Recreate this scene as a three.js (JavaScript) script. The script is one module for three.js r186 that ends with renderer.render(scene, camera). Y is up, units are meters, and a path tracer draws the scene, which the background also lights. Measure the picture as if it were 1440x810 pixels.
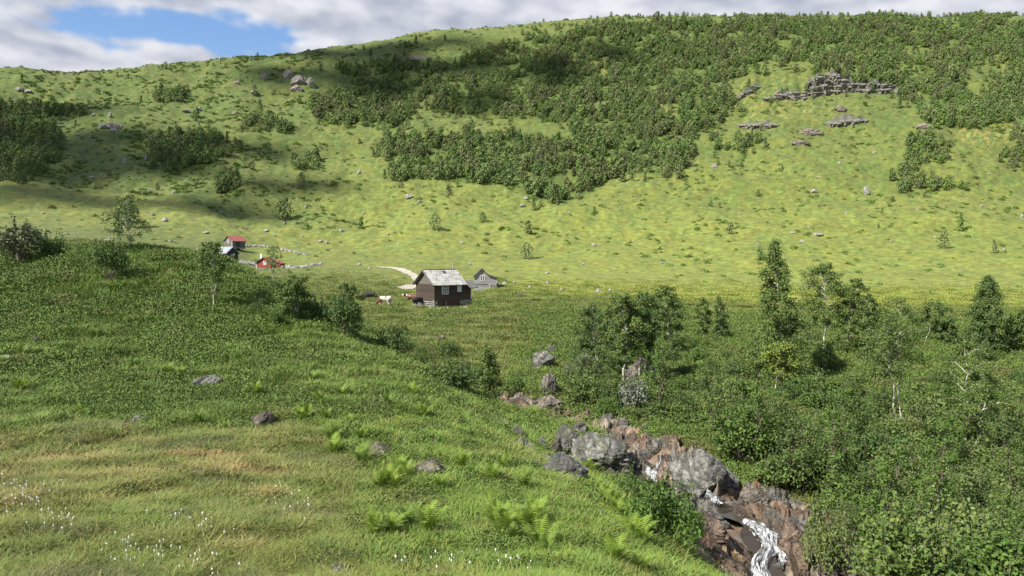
import * as THREE from 'three';
import { createNoise2D, createNoise3D } from 'simplex-noise';
import { mergeGeometries, mergeVertices, toCreasedNormals } from 'three/addons/utils/BufferGeometryUtils.js';
import { MarchingCubes } from 'three/addons/objects/MarchingCubes.js';

// ------------------------------------------------------------------ camera, sky, sun, exposure
const W = 1440, H = 810, FOV = 42, EYE = 12;
const F = H / 2 / Math.tan(THREE.MathUtils.degToRad(FOV / 2));
const PITCH = Math.atan(43 / F);
const scene = new THREE.Scene();
const camera = new THREE.PerspectiveCamera(FOV, 16 / 9, 0.1, 6000);
camera.position.set(0, EYE, 0);
camera.rotation.x = -PITCH;
const renderer = new THREE.WebGLRenderer({ antialias: true });
renderer.setSize(1024, 576);
renderer.toneMapping = THREE.LinearToneMapping;
renderer.toneMappingExposure = 1.98;
renderer.shadowMap.enabled = true;

const rngOf = (s) => () => { s = (s + 0x6d2b79f5) | 0; let t = Math.imul(s ^ (s >>> 15), 1 | s); t = (t + Math.imul(t ^ (t >>> 7), 61 | t)) ^ t; return ((t ^ (t >>> 14)) >>> 0) / 4294967296; };
const n2 = createNoise2D(rngOf(11)), n2b = createNoise2D(rngOf(23)), n3 = createNoise3D(rngOf(37));
const fbm2 = (x, y, o = 4, n = n2) => { let a = 0.5, s = 0; for (let i = 0; i < o; i++) { s += a * n(x, y); x = x * 2.03 + 7.1; y = y * 2.03 - 3.7; a *= 0.5; } return s; };
const fbm3 = (x, y, z, o = 4) => { let a = 0.5, s = 0; for (let i = 0; i < o; i++) { s += a * n3(x, y, z); x = x * 2.03 + 7.1; y = y * 2.03 - 3.7; z = z * 2.03 + 1.9; a *= 0.5; } return s; };
const clamp = (x, a = 0, b = 1) => Math.min(b, Math.max(a, x));
const sstep = (a, b, x) => { const t = clamp((x - a) / (b - a)); return t * t * (3 - 2 * t); };
const lerp = (a, b, t) => a + (b - a) * t;
const mix3 = (a, b, t) => [lerp(a[0], b[0], t), lerp(a[1], b[1], t), lerp(a[2], b[2], t)];

const SUN_DIR = new THREE.Vector3(-0.6, 0.76, 0.4).normalize();
{ // sky: broken cloud over blue air
  const w = 2048, h = 1024, data = new Float32Array(w * h * 4);
  const holes = [[-23.0, 15.3, 5.2, 1.15], [-27.0, 15.0, 2.8, 0.7], [-19.8, 14.5, 3.0, 0.85], [-30.6, 15.2, 1.3, 0.5]];
  for (let j = 0; j < h; j++) {
    const el = ((j + 0.5) / h - 0.5) * Math.PI, ed = el * 180 / Math.PI;
    for (let i = 0; i < w; i++) {
      const round = ((i + 0.5) / w - 0.5) * 2 * Math.PI, dx = Math.cos(round) * Math.cos(el), dz = Math.sin(round) * Math.cos(el), dy = Math.sin(el);
      const k = (j * w + i) * 4, up = Math.max(0.02, dy);
      const az = Math.atan2(dx, -dz) * 180 / Math.PI;
      const blue = mix3([0.18, 0.29, 0.455], [0.042, 0.126, 0.33], sstep(0.1, 0.5, up));
      // cloud deck at 1 km, seen in perspective
      const cx = dx / (up + 0.12) * 2.2, cz = dz / (up + 0.12) * 2.2;
      let cov = 0.42 + 1.15 * fbm2(cx * 0.8 + 3.1, cz * 0.8 + 8.2, 6) + 0.25 * fbm2(cx * 3, cz * 3, 4, n2b);
      for (const [a, e, ra, re] of holes) {
        const wob = 0.42 * fbm2(az * 0.14, ed * 0.4, 5, n2b);
        const q = Math.hypot((az - a) / ra, (ed - e) / re) + wob;
        cov = Math.min(cov, lerp(-0.25, cov + 0.5, sstep(0.45, 1.55, q)));
      }
      const wisps = 0.55 * fbm2(az * 0.22 + 5, ed * 0.8, 5, n2b);
      if (Math.abs(az) < 60 && ed < 32) cov = Math.max(cov, Math.min(0.55, (Math.hypot((az + 23.2) / 6.6, (ed - 15.2) / 1.4) - 1) * 0.9 + wisps));
      const c = sstep(-0.02, 0.5, cov + 0.12 * fbm2(az * 0.5, ed * 1.3, 4));
      const shade = 0.5 + 0.95 * fbm2(cx * 1.3 + 11, cz * 1.3 + 5, 5, n2b) + 0.25 * fbm2(az * 0.3 + 9, ed * 0.9, 4);
      const white = mix3([0.215, 0.235, 0.29], [0.43, 0.438, 0.465], clamp(shade));
      let col = mix3(blue, white, c);
      if (dy < 0) col = mix3(col, [0.16, 0.17, 0.12], sstep(0, -0.06, dy));
      data[k] = col[0]; data[k + 1] = col[1]; data[k + 2] = col[2]; data[k + 3] = 1;
    }
  }
  const sky = new THREE.DataTexture(data, w, h, THREE.RGBAFormat, THREE.FloatType);
  sky.mapping = THREE.EquirectangularReflectionMapping; sky.magFilter = THREE.LinearFilter; sky.needsUpdate = true;
  scene.background = sky; scene.environment = sky;
}
const sun = new THREE.DirectionalLight(new THREE.Color(1, 0.95, 0.85), 5);
sun.position.copy(SUN_DIR).multiplyScalar(900).add(new THREE.Vector3(0, 0, -250)); sun.name = 'sun';
sun.castShadow = true; sun.shadow.radius = 2; sun.shadow.mapSize.set(4096, 4096);
Object.assign(sun.shadow.camera, { left: -500, right: 500, top: 500, bottom: -500, near: 10, far: 2500 });
scene.add(sun, sun.target); sun.target.position.set(0, 0, -250);

// ------------------------------------------------------------------ naming helpers
const used = new Map();
const numbered = (n) => { const k = used.get(n) || 0; used.set(n, k + 1); return k ? `${n}_${String(k).padStart(3, '0')}` : n; };
const shadows = (o) => { o.traverse((m) => { if (m.isMesh) { m.castShadow = true; m.receiveShadow = true; } }); return o; };
const tag = (o, label, category, group, kind) => { o.userData = { label, category }; if (group) o.userData.group = group; if (kind) o.userData.kind = kind; return o; };
const put = (o, name) => { o.name = numbered(name); scene.add(o); return shadows(o); };
const part = (name, geo, m, parent) => { const o = new THREE.Mesh(geo, m); o.name = name; parent.add(o); o.castShadow = o.receiveShadow = true; return o; };
const structure = (name, geo, m) => { const o = new THREE.Mesh(geo, m); put(o, name); o.userData = { kind: 'structure', label: name.replace(/_/g, ' ') }; return o; };

// ------------------------------------------------------------------ pixel <-> world
const cp = Math.cos(PITCH), sp = Math.sin(PITCH);
const rayOf = (x, y) => { const vx = (x - W / 2) / F, vy = (H / 2 - y) / F; return [vx, vy * cp - sp, -vy * sp - cp]; };
const at = (x, y, d) => { const r = rayOf(x, y), t = d / -r[2]; return [r[0] * t, EYE + r[1] * t, -d]; };
const project = (X, Y, Z) => { const y = Y - EYE, vy = y * cp - Z * sp, vz = y * sp + Z * cp; return [W / 2 + F * X / -vz, H / 2 - F * vy / -vz]; };   // camera axes: inverse of rayOf

// ------------------------------------------------------------------ terrain: lofted between surveyed lines (distance, height as seen in the photograph)
const COLS = [-700, 0, 120, 240, 300, 360, 420, 480, 540, 600, 650, 700, 760, 840, 900, 960, 1080, 1200, 1320, 1440, 2140];
//          k: bottom,      20m,       34m,       crest,     gorge/swale, far bank,  bank top,  meadow,    foot,      mid,       upper,     ridge
const LINES = {
  0:    [[10, 810], [20, 605], [34, 482], [58, 349], [84, 366], [120, 356], [150, 343], [200, 325], [280, 262], [350, 190], [390, 140], [430, 97]],
  120:  [[10, 810], [20, 605], [34, 482], [56, 351], [84, 366], [120, 356], [150, 344], [200, 330], [280, 275], [350, 198], [400, 145], [450, 103]],
  240:  [[10, 810], [20, 606], [34, 485], [53, 356], [84, 372], [120, 360], [150, 352], [200, 341], [270, 292], [350, 208], [410, 145], [480, 93]],
  300:  [[10, 810], [20, 608], [33, 490], [51, 370], [80, 382], [118, 370], [150, 360], [196, 349], [262, 308], [345, 218], [415, 147], [495, 88]],
  360:  [[10, 810], [20, 610], [32, 497], [48, 396], [76, 414], [108, 398], [142, 389], [182, 377], [255, 328], [340, 230], [420, 150], [510, 83]],
  420:  [[10, 810], [19.5, 614], [30.5, 508], [45, 428], [66, 444], [92, 426], [118, 410], [150, 392], [248, 340], [340, 241], [425, 150], [525, 78]],
  480:  [[10, 810], [19.2, 620], [29, 522], [42, 466], [58, 478], [76, 456], [95, 434], [120, 411], [240, 350], [340, 250], [430, 150], [540, 71]],
  540:  [[10, 810], [19, 625], [28, 540], [39.5, 496], [53, 512], [67, 472], [89, 442], [112, 421], [225, 361], [335, 255], [430, 150], [550, 62]],
  600:  [[10, 810], [19, 632], [27, 562], [37, 526], [47, 541], [62, 482], [85, 446], [105, 431], [210, 370], [330, 260], [430, 150], [560, 50]],
  650:  [[10, 810], [18.7, 642], [26, 582], [34.5, 553], [41.5, 551], [58, 492], [82, 446], [106, 430], [205, 376], [326, 266], [430, 150], [566, 46]],
  700:  [[10, 810], [18.5, 652], [25, 606], [32, 580], [38.5, 560], [55, 500], [80, 446], [114, 418], [200, 380], [322, 272], [430, 150], [570, 43]],
  760:  [[10, 810], [18, 668], [24, 634], [30, 600], [36, 570], [50, 510], [78, 446], [112, 418], [200, 383], [316, 279], [430, 146], [574, 38]],
  840:  [[10.5, 812], [17.5, 695], [22.5, 664], [28, 608], [32.5, 602], [44, 535], [72, 447], [110, 418], [200, 385], [310, 285], [430, 140], [580, 31]],
  900:  [[11, 818], [16, 745], [20.5, 705], [24, 672], [28, 640], [40, 562], [70, 448], [107, 420], [195, 388], [304, 288], [430, 134], [580, 30]],
  960:  [[11, 832], [14, 800], [16.5, 775], [19.5, 748], [24.5, 692], [36, 585], [68, 450], [105, 423], [190, 391], [300, 290], [430, 130], [580, 29]],
  1080: [[10.5, 862], [12.5, 862], [14.5, 862], [17, 845], [20.5, 795], [31, 620], [65, 457], [100, 428], [180, 398], [290, 290], [420, 130], [578, 31]],
  1200: [[10, 876], [11.5, 880], [13.5, 885], [16, 870], [19, 838], [29, 645], [62, 463], [98, 430], [175, 402], [285, 290], [410, 130], [570, 31]],
  1320: [[9.5, 872], [11.2, 878], [13.2, 882], [15.5, 872], [18.5, 840], [28, 660], [60, 467], [95, 432], [170, 404], [280, 290], [400, 130], [560, 33]],
  1440: [[9, 862], [11, 868], [13, 872], [15.2, 868], [18, 842], [27, 670], [58, 471], [95, 433], [165, 405], [275, 295], [400, 130], [550, 31]],
};
LINES[-700] = LINES[0].map(([d, y], k) => [d, y - (k > 7 ? 8 : 0)]); LINES[2140] = LINES[1440];
const KN = 16;
const colPts = COLS.map((c) => {
  const l = LINES[c].map(([d, y]) => [d, at(720, y, d)[1] - EYE]);
  const r = l[l.length - 1];
  return [[0, -1.65], [4, -2.35], ...l, [r[0] + 130, r[1] - 16], [r[0] + 900, r[1] - 120]];
});
function pchip(xs, ys) {
  const n = xs.length, m = new Array(n).fill(0), s = [];
  for (let i = 0; i < n - 1; i++) s.push((ys[i + 1] - ys[i]) / (xs[i + 1] - xs[i]));
  for (let i = 1; i < n - 1; i++) if (s[i - 1] * s[i] > 0) { const w1 = 2 * (xs[i + 1] - xs[i]) + xs[i] - xs[i - 1], w2 = xs[i + 1] - xs[i] + 2 * (xs[i] - xs[i - 1]); m[i] = (w1 + w2) / (w1 / s[i - 1] + w2 / s[i]); }
  m[0] = s[0]; m[n - 1] = s[n - 2];
  return m;
}
const herm = (x, x0, x1, y0, y1, m0, m1) => { const h = x1 - x0, t = (x - x0) / h, t2 = t * t, t3 = t2 * t; return (2 * t3 - 3 * t2 + 1) * y0 + (t3 - 2 * t2 + t) * h * m0 + (-2 * t3 + 3 * t2) * y1 + (t3 - t2) * h * m1; };
const TAB = 2400, TX0 = -700, TX1 = 2140;
const tabD = new Float32Array((TAB + 1) * KN), tabH = new Float32Array((TAB + 1) * KN);
for (let k = 0; k < KN; k++) for (const [which, tab] of [[0, tabD], [1, tabH]]) {
  const ys = colPts.map((p) => p[k][which]), m = pchip(COLS, ys);
  let j = 0;
  for (let i = 0; i <= TAB; i++) {
    const x = lerp(TX0, TX1, i / TAB);
    while (j < COLS.length - 2 && x > COLS[j + 1]) j++;
    tab[i * KN + k] = herm(x, COLS[j], COLS[j + 1], ys[j], ys[j + 1], m[j], m[j + 1]);
  }
}
const _d = new Float64Array(KN), _h = new Float64Array(KN);
function loft(X, d) { // -> [height over the eye, feature index]
  const xi = clamp(W / 2 + F * X / Math.max(d, 5), TX0, TX1), f = (xi - TX0) / (TX1 - TX0) * TAB, i = Math.min(TAB - 1, Math.floor(f)), t = f - i;
  for (let k = 0; k < KN; k++) { _d[k] = lerp(tabD[i * KN + k], tabD[(i + 1) * KN + k], t); _h[k] = lerp(tabH[i * KN + k], tabH[(i + 1) * KN + k], t); }
  if (d <= 0) return [-1.65 - d * 0.05, 0];
  let k = 0; while (k < KN - 2 && d > _d[k + 1]) k++;
  const sl = (a) => (_h[a + 1] - _h[a]) / (_d[a + 1] - _d[a]);
  const tan = (a) => { if (a <= 0) return sl(0); if (a >= KN - 1) return sl(KN - 2); const s0 = sl(a - 1), s1 = sl(a); if (s0 * s1 <= 0) return 0; const w1 = 2 * (_d[a + 1] - _d[a]) + _d[a] - _d[a - 1], w2 = _d[a + 1] - _d[a] + 2 * (_d[a] - _d[a - 1]); return (w1 + w2) / (w1 / s0 + w2 / s1); };
  return [herm(Math.min(d, _d[KN - 1]), _d[k], _d[k + 1], _h[k], _h[k + 1], tan(k), tan(k + 1)), k + clamp((d - _d[k]) / (_d[k + 1] - _d[k]))];
}
// the stream's course: [x pixel, y pixel, distance] of its bed
const BED = [[600, 540, 46], [650, 547, 42], [700, 560, 38.5], [760, 571, 36], [820, 590, 33.5], [870, 610, 30.6], [905, 636, 28.4], [918, 668, 26.6], [958, 690, 25.0], [1000, 704, 24.0], [1032, 724, 23.0], [1062, 744, 22.2], [1076, 782, 21.2], [1084, 822, 20.2], [1120, 870, 18.8], [1200, 930, 17]].map(([x, y, d]) => at(x, y, d));
for (let i = 1; i < BED.length; i++) BED[i][1] = Math.min(BED[i][1], BED[i - 1][1] - 0.02);
function bedAt(X, Z) { let best = 1e9, by = 0, bi = 0; for (let i = 0; i < BED.length - 1; i++) { const a = BED[i], b = BED[i + 1], ux = b[0] - a[0], uz = b[2] - a[2], t = clamp(((X - a[0]) * ux + (Z - a[2]) * uz) / (ux * ux + uz * uz)), q = Math.hypot(X - a[0] - ux * t, Z - a[2] - uz * t); if (q < best) { best = q; by = lerp(a[1], b[1], t); bi = i + t; } } return [best, by, bi]; }

const D0 = 40, dArr = [], uArr = [];
{ let d = -30; while (d < 2000) { dArr.push(d); d += d < 4 ? 1.2 : d < 60 ? Math.max(0.13, 0.0095 * d) : d < 190 ? 0.009 * d : d < 620 ? 2.0 : 0.05 * d; }
  let u = -2.2; while (u < 2.2) { uArr.push(u); const a = Math.abs(u); u += a < 0.74 ? 0.0029 : 0.0029 + (a - 0.74) * 0.12; } }
const NR = dArr.length, NC = uArr.length, gy = new Float32Array(NR * NC), gs = new Float32Array(NR * NC), grock = new Float32Array(NR * NC);
const ridged = (x, y, z, o = 4) => { let a = 0.5, s = 0; for (let i = 0; i < o; i++) { s += a * (1 - Math.abs(n3(x, y, z)) * 2); x = x * 2.1 + 3; y = y * 2.1 + 5; z = z * 2.1 - 2; a *= 0.5; } return s; };
for (let r = 0; r < NR; r++) for (let c = 0; c < NC; c++) {
  const d = dArr[r], X = uArr[c] * (d + D0), Z = -d;
  let [h, s] = loft(X, d), rock = 0;
  h += EYE;
  const far = sstep(150, 330, d), near = 1 - sstep(40, 90, d);
  h += near * sstep(1, 8, d) * ((0.16 + 0.22 * sstep(22, 34, d)) * fbm2(X * 0.22, Z * 0.22, 3) + (0.08 + 0.08 * sstep(18, 28, d)) * fbm2(X * 0.8, Z * 0.8, 3));
  h += (1 - near) * (1 - far) * (0.35 * fbm2(X * 0.07, Z * 0.07, 3) + 0.22 * fbm2(X * 0.28, Z * 0.28, 3));
  h += far * (4.0 * fbm2(X * 0.016, Z * 0.016, 3) * sstep(13.2, 12.2, s) + 1.5 * fbm2(X * 0.055, Z * 0.045, 3, n2b) + 0.7 * fbm2(X * 0.22, Z * 0.18, 3));
  if (s > 4.2 && s < 8.3 && d > 14 && d < 60) {
    const [q, by, bi] = bedAt(X, Z);
    const wob = 0.8 * fbm2(X * 0.5, Z * 0.5, 3);
    const wide = bi < 4 ? 0.8 : bi < 7 ? 1.15 : 2.3;
    const m = 1 - sstep(0.45, wide * 1.6 + 0.8, q + wob * 0.6);
    h = lerp(h, Math.min(h, by - 0.12 + 0.5 * Math.max(0, q - 0.5)), m);
    rock = 1 - sstep(wide * 1.15, wide * 1.7 + 0.5, q + wob * 1.2);
    if (bi < 1.3) rock *= 0.4;
    const crag = ridged(X * 0.55 + Z * 0.2, h * 0.4, Z * 0.75, 5);
    h += rock * sstep(0.15, 0.9, q) * (0.26 * crag - 0.03);
  }
  gy[r * NC + c] = h; gs[r * NC + c] = s; grock[r * NC + c] = rock;
}
// scarps below the upper wood: the ground steps up behind each foot line [x pixel, y pixel, height in metres]
const SCARPS = [[[1128, 136, 0], [1138, 135, 8], [1160, 134, 12.5], [1180, 133, 11], [1196, 131, 6], [1225, 131, 6], [1250, 131, 5.5], [1272, 133, 0]], [[1082, 141, 0], [1095, 140, 3.5], [1120, 141, 5], [1132, 142, 0]], [[1040, 140, 0], [1050, 136, 4], [1062, 128, 3.5], [1068, 124, 0]], [[1045, 178, 0], [1058, 181, 3], [1080, 181, 3], [1092, 178, 0]], [[1168, 176, 0], [1182, 178, 3], [1208, 174, 2.5], [1218, 172, 0]]];
const gcliff = new Float32Array(NR * NC);
function scarps() {
  for (const S of SCARPS) for (let c = 0; c < NC; c++) {
    let foot = 0, Hc = 0;
    for (let r = 0; r < NR; r++) { const d = dArr[r]; if (d < 250) continue; const X = uArr[c] * (d + D0), [px, py] = project(X, gy[r * NC + c], -d); if (px < S[0][0] || px > S[S.length - 1][0]) continue; let k = 0; while (k < S.length - 2 && px > S[k + 1][0]) k++; const t = (px - S[k][0]) / (S[k + 1][0] - S[k][0]), yb = lerp(S[k][1], S[k + 1][1], t) + 1.6 * n2(px * 0.16, S[0][0]); if (py <= yb) { foot = d; Hc = lerp(S[k][2], S[k + 1][2], t) * (0.8 + 0.5 * n2(px * 0.22, 9)); break; } }
    if (!foot || Hc <= 0) continue;
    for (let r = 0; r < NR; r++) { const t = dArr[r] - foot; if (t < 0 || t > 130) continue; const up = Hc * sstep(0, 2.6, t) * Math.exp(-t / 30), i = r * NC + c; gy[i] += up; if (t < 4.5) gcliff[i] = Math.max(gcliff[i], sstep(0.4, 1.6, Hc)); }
  }
}
scarps();
const find = (arr, v) => { let a = 0, b = arr.length - 1; while (b - a > 1) { const m = (a + b) >> 1; if (arr[m] <= v) a = m; else b = m; } return a; };
function lookup(X, Z, grid) {
  const d = clamp(-Z, -29.9, 1900), r = find(dArr, d), t = (d - dArr[r]) / (dArr[r + 1] - dArr[r]), u = clamp(X / (d + D0), -2.1, 2.1), c = find(uArr, u), w = (u - uArr[c]) / (uArr[c + 1] - uArr[c]), i = r * NC + c;
  return lerp(lerp(grid[i], grid[i + 1], w), lerp(grid[i + NC], grid[i + NC + 1], w), t);
}
const groundAt = (X, Z) => lookup(X, Z, gy), zoneAt = (X, Z) => lookup(X, Z, gs), rockAt = (X, Z) => lookup(X, Z, grock);
function hit(px, py, from = 4) { // the ground point that pixel (px, py) of the photograph shows
  const r = rayOf(px, py); let d = from, p = d;
  for (; d < 900; p = d, d *= 1.006) { const t = d / -r[2]; if (EYE + r[1] * t < groundAt(r[0] * t, -d)) break; }
  for (let i = 0; i < 12; i++) { const m = (p + d) / 2, t = m / -r[2]; if (EYE + r[1] * t < groundAt(r[0] * t, -m)) d = m; else p = m; }
  const t = d / -r[2]; return [r[0] * t, groundAt(r[0] * t, -d), -d];
}
const inPoly = (x, y, P) => { let c = false; for (let i = 0, j = P.length - 1; i < P.length; j = i++) if ((P[i][1] > y) !== (P[j][1] > y) && x < (P[j][0] - P[i][0]) * (y - P[i][1]) / (P[j][1] - P[i][1]) + P[i][0]) c = !c; return c; };

// ------------------------------------------------------------------ what grows where
const wob2 = (X, Z, d) => { const k = 26 / Math.max(d, 8); return [22 * fbm2(X * k * 0.12, Z * k * 0.12, 4), 12 * fbm2(X * k * 0.12 + 40, Z * k * 0.12, 4)]; };
const P_HEATH = [[-400, 330], [300, 352], [360, 380], [440, 440], [520, 475], [590, 535], [560, 570], [500, 575], [430, 590], [330, 585], [220, 596], [90, 600], [-400, 600]];
const P_BOG = [[-400, 596], [100, 606], [300, 600], [450, 612], [500, 660], [470, 740], [520, 860], [-400, 860]];
const C = {
  meadow: [0.203, 0.232, 0.038], lush: [0.088, 0.144, 0.020], fresh: [0.122, 0.184, 0.024], olive: [0.138, 0.140, 0.034], tan: [0.26, 0.205, 0.09], ochre: [0.30, 0.18, 0.065],
  heath: [0.070, 0.118, 0.019], heathBrown: [0.095, 0.075, 0.040], moss: [0.105, 0.138, 0.024], peat: [0.05, 0.042, 0.026], lime: [0.175, 0.222, 0.032],
  rockRed: [0.19, 0.135, 0.088], rockGrey: [0.22, 0.215, 0.195], wet: [0.06, 0.048, 0.036], yellow: [0.36, 0.29, 0.075],
};
const P_FOREST = [[455, 165], [440, 140], [480, 125], [560, 110], [640, 88], [700, 64], [790, 46], [880, 31], [1000, 29], [1700, 25], [1700, 175], [1440, 165], [1390, 172], [1330, 172], [1285, 166], [1275, 140], [1250, 128], [1190, 112], [1130, 96], [1085, 92], [1045, 128], [1020, 168], [985, 188], [965, 205], [962, 248], [920, 250], [900, 246], [870, 252], [845, 266], [790, 284], [740, 275], [700, 265], [640, 256], [545, 255], [536, 215], [548, 188], [520, 180]];
const P_CLEAR = [[[540, 192], [600, 152], [700, 156], [800, 182], [785, 212], [700, 196], [630, 188]], [[1000, 130], [1060, 92], [1130, 90], [1200, 110], [1130, 150]], [[820, 88], [860, 82], [865, 92], [830, 96]], [[915, 148], [950, 150], [945, 162], [920, 160]], [[650, 92], [720, 84], [725, 100], [670, 108]], [[1350, 95], [1400, 80], [1410, 140], [1370, 150]]];
const P_GROVES = [[[1000, 196], [1060, 188], [1082, 208], [1060, 218], [1005, 218]], [[1268, 205], [1300, 188], [1335, 200], [1325, 225], [1290, 245], [1262, 262], [1250, 250], [1268, 232]], [[1262, 252], [1335, 250], [1335, 268], [1268, 272]], [[1408, 215], [1425, 182], [1500, 178], [1500, 245], [1420, 240]], [[-100, 150], [40, 150], [85, 190], [90, 225], [60, 250], [30, 262], [-100, 265]], [[212, 200], [255, 182], [300, 195], [345, 205], [345, 218], [300, 228], [250, 245], [215, 235]], [[335, 180], [360, 165], [412, 180], [405, 188], [345, 186]], [[405, 225], [440, 222], [460, 235], [420, 240]], [[20, 145], [75, 150], [120, 160], [90, 175]], [[190, 128], [268, 130], [262, 143], [205, 142]], [[470, 95], [560, 88], [600, 100], [500, 112]], [[300, 250], [335, 250], [340, 270], [305, 272]]];
const CLEAR_X = (px, py) => P_CLEAR.some((p) => inPoly(px, py, p));
const forestAt = (px, py, X, Z) => { const a = wob2(X, Z, 300), x = px + a[0] * 1.3, y = py + a[1] * 1.2; if (!inPoly(x, y, P_FOREST) || CLEAR_X(x, y)) return 0; const thin = sstep(760, 520, px) * sstep(135, 80, py); return 1 - 0.75 * thin; };
const groveAt = (px, py, X, Z) => { const a = wob2(X, Z, 300); return P_GROVES.some((p) => inPoly(px + a[0] * 0.5, py + a[1] * 0.4, p)); };

function cover(X, Z, Y, s, rock) { // -> ground colour and the shares of each kind of plant
  const d = -Z, [px, py] = project(X, Y, Z), [wx, wy] = wob2(X, Z, d);
  const a = 0.5 + 0.9 * fbm2(X * 0.11, Z * 0.11, 4), b = 0.5 + 0.9 * fbm2(X * 0.5 + 9, Z * 0.5, 3, n2b), e = 0.5 + 0.9 * fbm2(X * 0.02, Z * 0.02, 3);
  let c, kind = 'grass', heath = 0;
  if (s < 6.05) {
    if (d > 6 && inPoly(px + wx * 1.6, py + wy * 1.6, P_HEATH)) { heath = sstep(0.36, 0.78, a * 0.6 + b * 0.4); c = mix3(mix3(C.lush, C.fresh, clamp(b * 0.7)), C.heath, heath); c = mix3(c, C.heathBrown, sstep(0.8, 1.05, b) * 0.4); kind = 'heath'; }
    else if (d < 6 || inPoly(px + wx * 1.6, py + wy * 1.6, P_BOG)) {
      const t = 0.5 + 1.0 * fbm2(X * 0.22 + 4, Z * 0.5, 4), band = Math.exp(-(((py - 655) / 38) ** 2)) * sstep(480, 330, px);
      c = mix3(C.moss, C.lush, clamp(0.5 + fbm2(X * 0.6, Z * 0.6, 3, n2b))); c = mix3(c, C.olive, clamp(a) * 0.6); c = mix3(c, C.tan, clamp(sstep(0.62, 1.05, t) * 0.5 + band * sstep(0.3, 0.85, t) * 0.6)); c = mix3(c, C.ochre, sstep(0.8, 1.05, b) * sstep(0.5, 0.9, t) * 0.6); c = mix3(c, C.peat, sstep(0.32, 0.05, t) * 0.55); kind = 'bog'; heath = sstep(0.85, 1.0, b) * 0.15; }
    else { const t = 0.5 + fbm2(X * 0.3, Z * 0.4 + 7, 4), u = 0.5 + 1.1 * fbm2(X * 0.8 + 3, Z * 0.8, 3, n2b); c = mix3(C.lush, C.fresh, clamp(u)); c = mix3(c, C.olive, sstep(0.6, 0.95, t) * 0.6); c = mix3(c, C.tan, sstep(0.82, 1.05, b * 0.5 + t * 0.5) * 0.6); heath = 0.85 * sstep(0.42, 0.75, 0.5 + 0.9 * fbm2(X * 0.7, Z * 0.7, 3)); kind = 'slope'; }
  } else if (s < 8.5) {
    const bank = sstep(690, 900, px + wx * 3) * sstep(8.35, 7.75, s + wx * 0.01);
    const green = mix3(C.olive, C.lush, clamp(b * 0.6 + a * 0.4)), brown = mix3(green, C.heathBrown, sstep(0.6, 0.95, a) * 0.5);
    heath = bank * (0.25 + 0.6 * sstep(0.15, 0.6, b * 0.4 + a * 0.6)) + (1 - bank) * 0.25 * sstep(0.6, 0.9, b);
    c = mix3(brown, mix3(C.heath, C.heathBrown, sstep(0.5, 0.9, a) * 0.8), heath * 0.8); kind = bank > 0.5 ? 'bank' : 'field';
  } else if (s < 10.2) {
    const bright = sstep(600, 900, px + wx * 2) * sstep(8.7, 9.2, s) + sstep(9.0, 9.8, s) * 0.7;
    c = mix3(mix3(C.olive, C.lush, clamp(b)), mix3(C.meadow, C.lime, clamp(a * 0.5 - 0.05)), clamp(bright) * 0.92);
    c = mix3(c, C.tan, sstep(0.75, 1.1, b) * 0.2); heath = 0.3 * sstep(0.78, 0.95, b) * (1 - 0.7 * clamp(bright)); kind = 'meadow';
  } else {
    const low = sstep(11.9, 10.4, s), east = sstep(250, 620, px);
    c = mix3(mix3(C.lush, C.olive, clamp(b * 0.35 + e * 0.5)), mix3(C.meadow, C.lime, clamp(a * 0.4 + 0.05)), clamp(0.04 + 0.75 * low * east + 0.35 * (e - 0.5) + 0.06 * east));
    const f = forestAt(px, py, X, Z);
    c = mix3(c, mix3(C.lush, C.moss, clamp(b)), f * 0.75);
    heath = clamp(sstep(0.56, 0.9, a * 0.55 + b * 0.25 + e * 0.3 + 0.16 * (1 - east)) * (1 - 0.6 * low * east) + 0.25 * f);
    c = mix3(c, C.heath, heath * 0.6);
    const dry = sstep(0.66, 0.85, b) * sstep(60, 20, Math.hypot((px - 1090) / 2.2, (py - 140) / 0.9)); c = mix3(c, C.yellow, dry * 0.5);
    const dry2 = sstep(0.55, 0.8, b) * (sstep(40, 10, Math.hypot((px - 1380) / 1.6, py - 182)) + sstep(30, 8, Math.hypot((px - 835) / 1.5, (py - 90) * 1.6)) + sstep(26, 8, Math.hypot((px - 935) / 1.2, (py - 154) * 1.5))); c = mix3(c, C.yellow, clamp(dry2) * 0.7);
    kind = 'fell';
  }
  const vr = s > 9 ? 0.14 : 0.28, v = 1 - vr / 2 + vr * clamp(0.5 + fbm2(X * 1.7, Z * 1.7, 2)); c = [c[0] * v, c[1] * v, c[2] * v];
  if (rock > 0) { const g = 0.5 + fbm3(X * 0.6, Y * 0.6, Z * 0.6, 4), k = mix3(C.rockRed, C.rockGrey, sstep(0.45, 0.85, g)); c = mix3(c, mix3(k, C.wet, sstep(0.5, 0.15, 0.5 + fbm3(X * 1.6, Y * 1.6, Z * 1.6, 3))), sstep(0.35, 0.6, rock)); }
  return { c, heath, kind, px, py };
}

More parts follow.
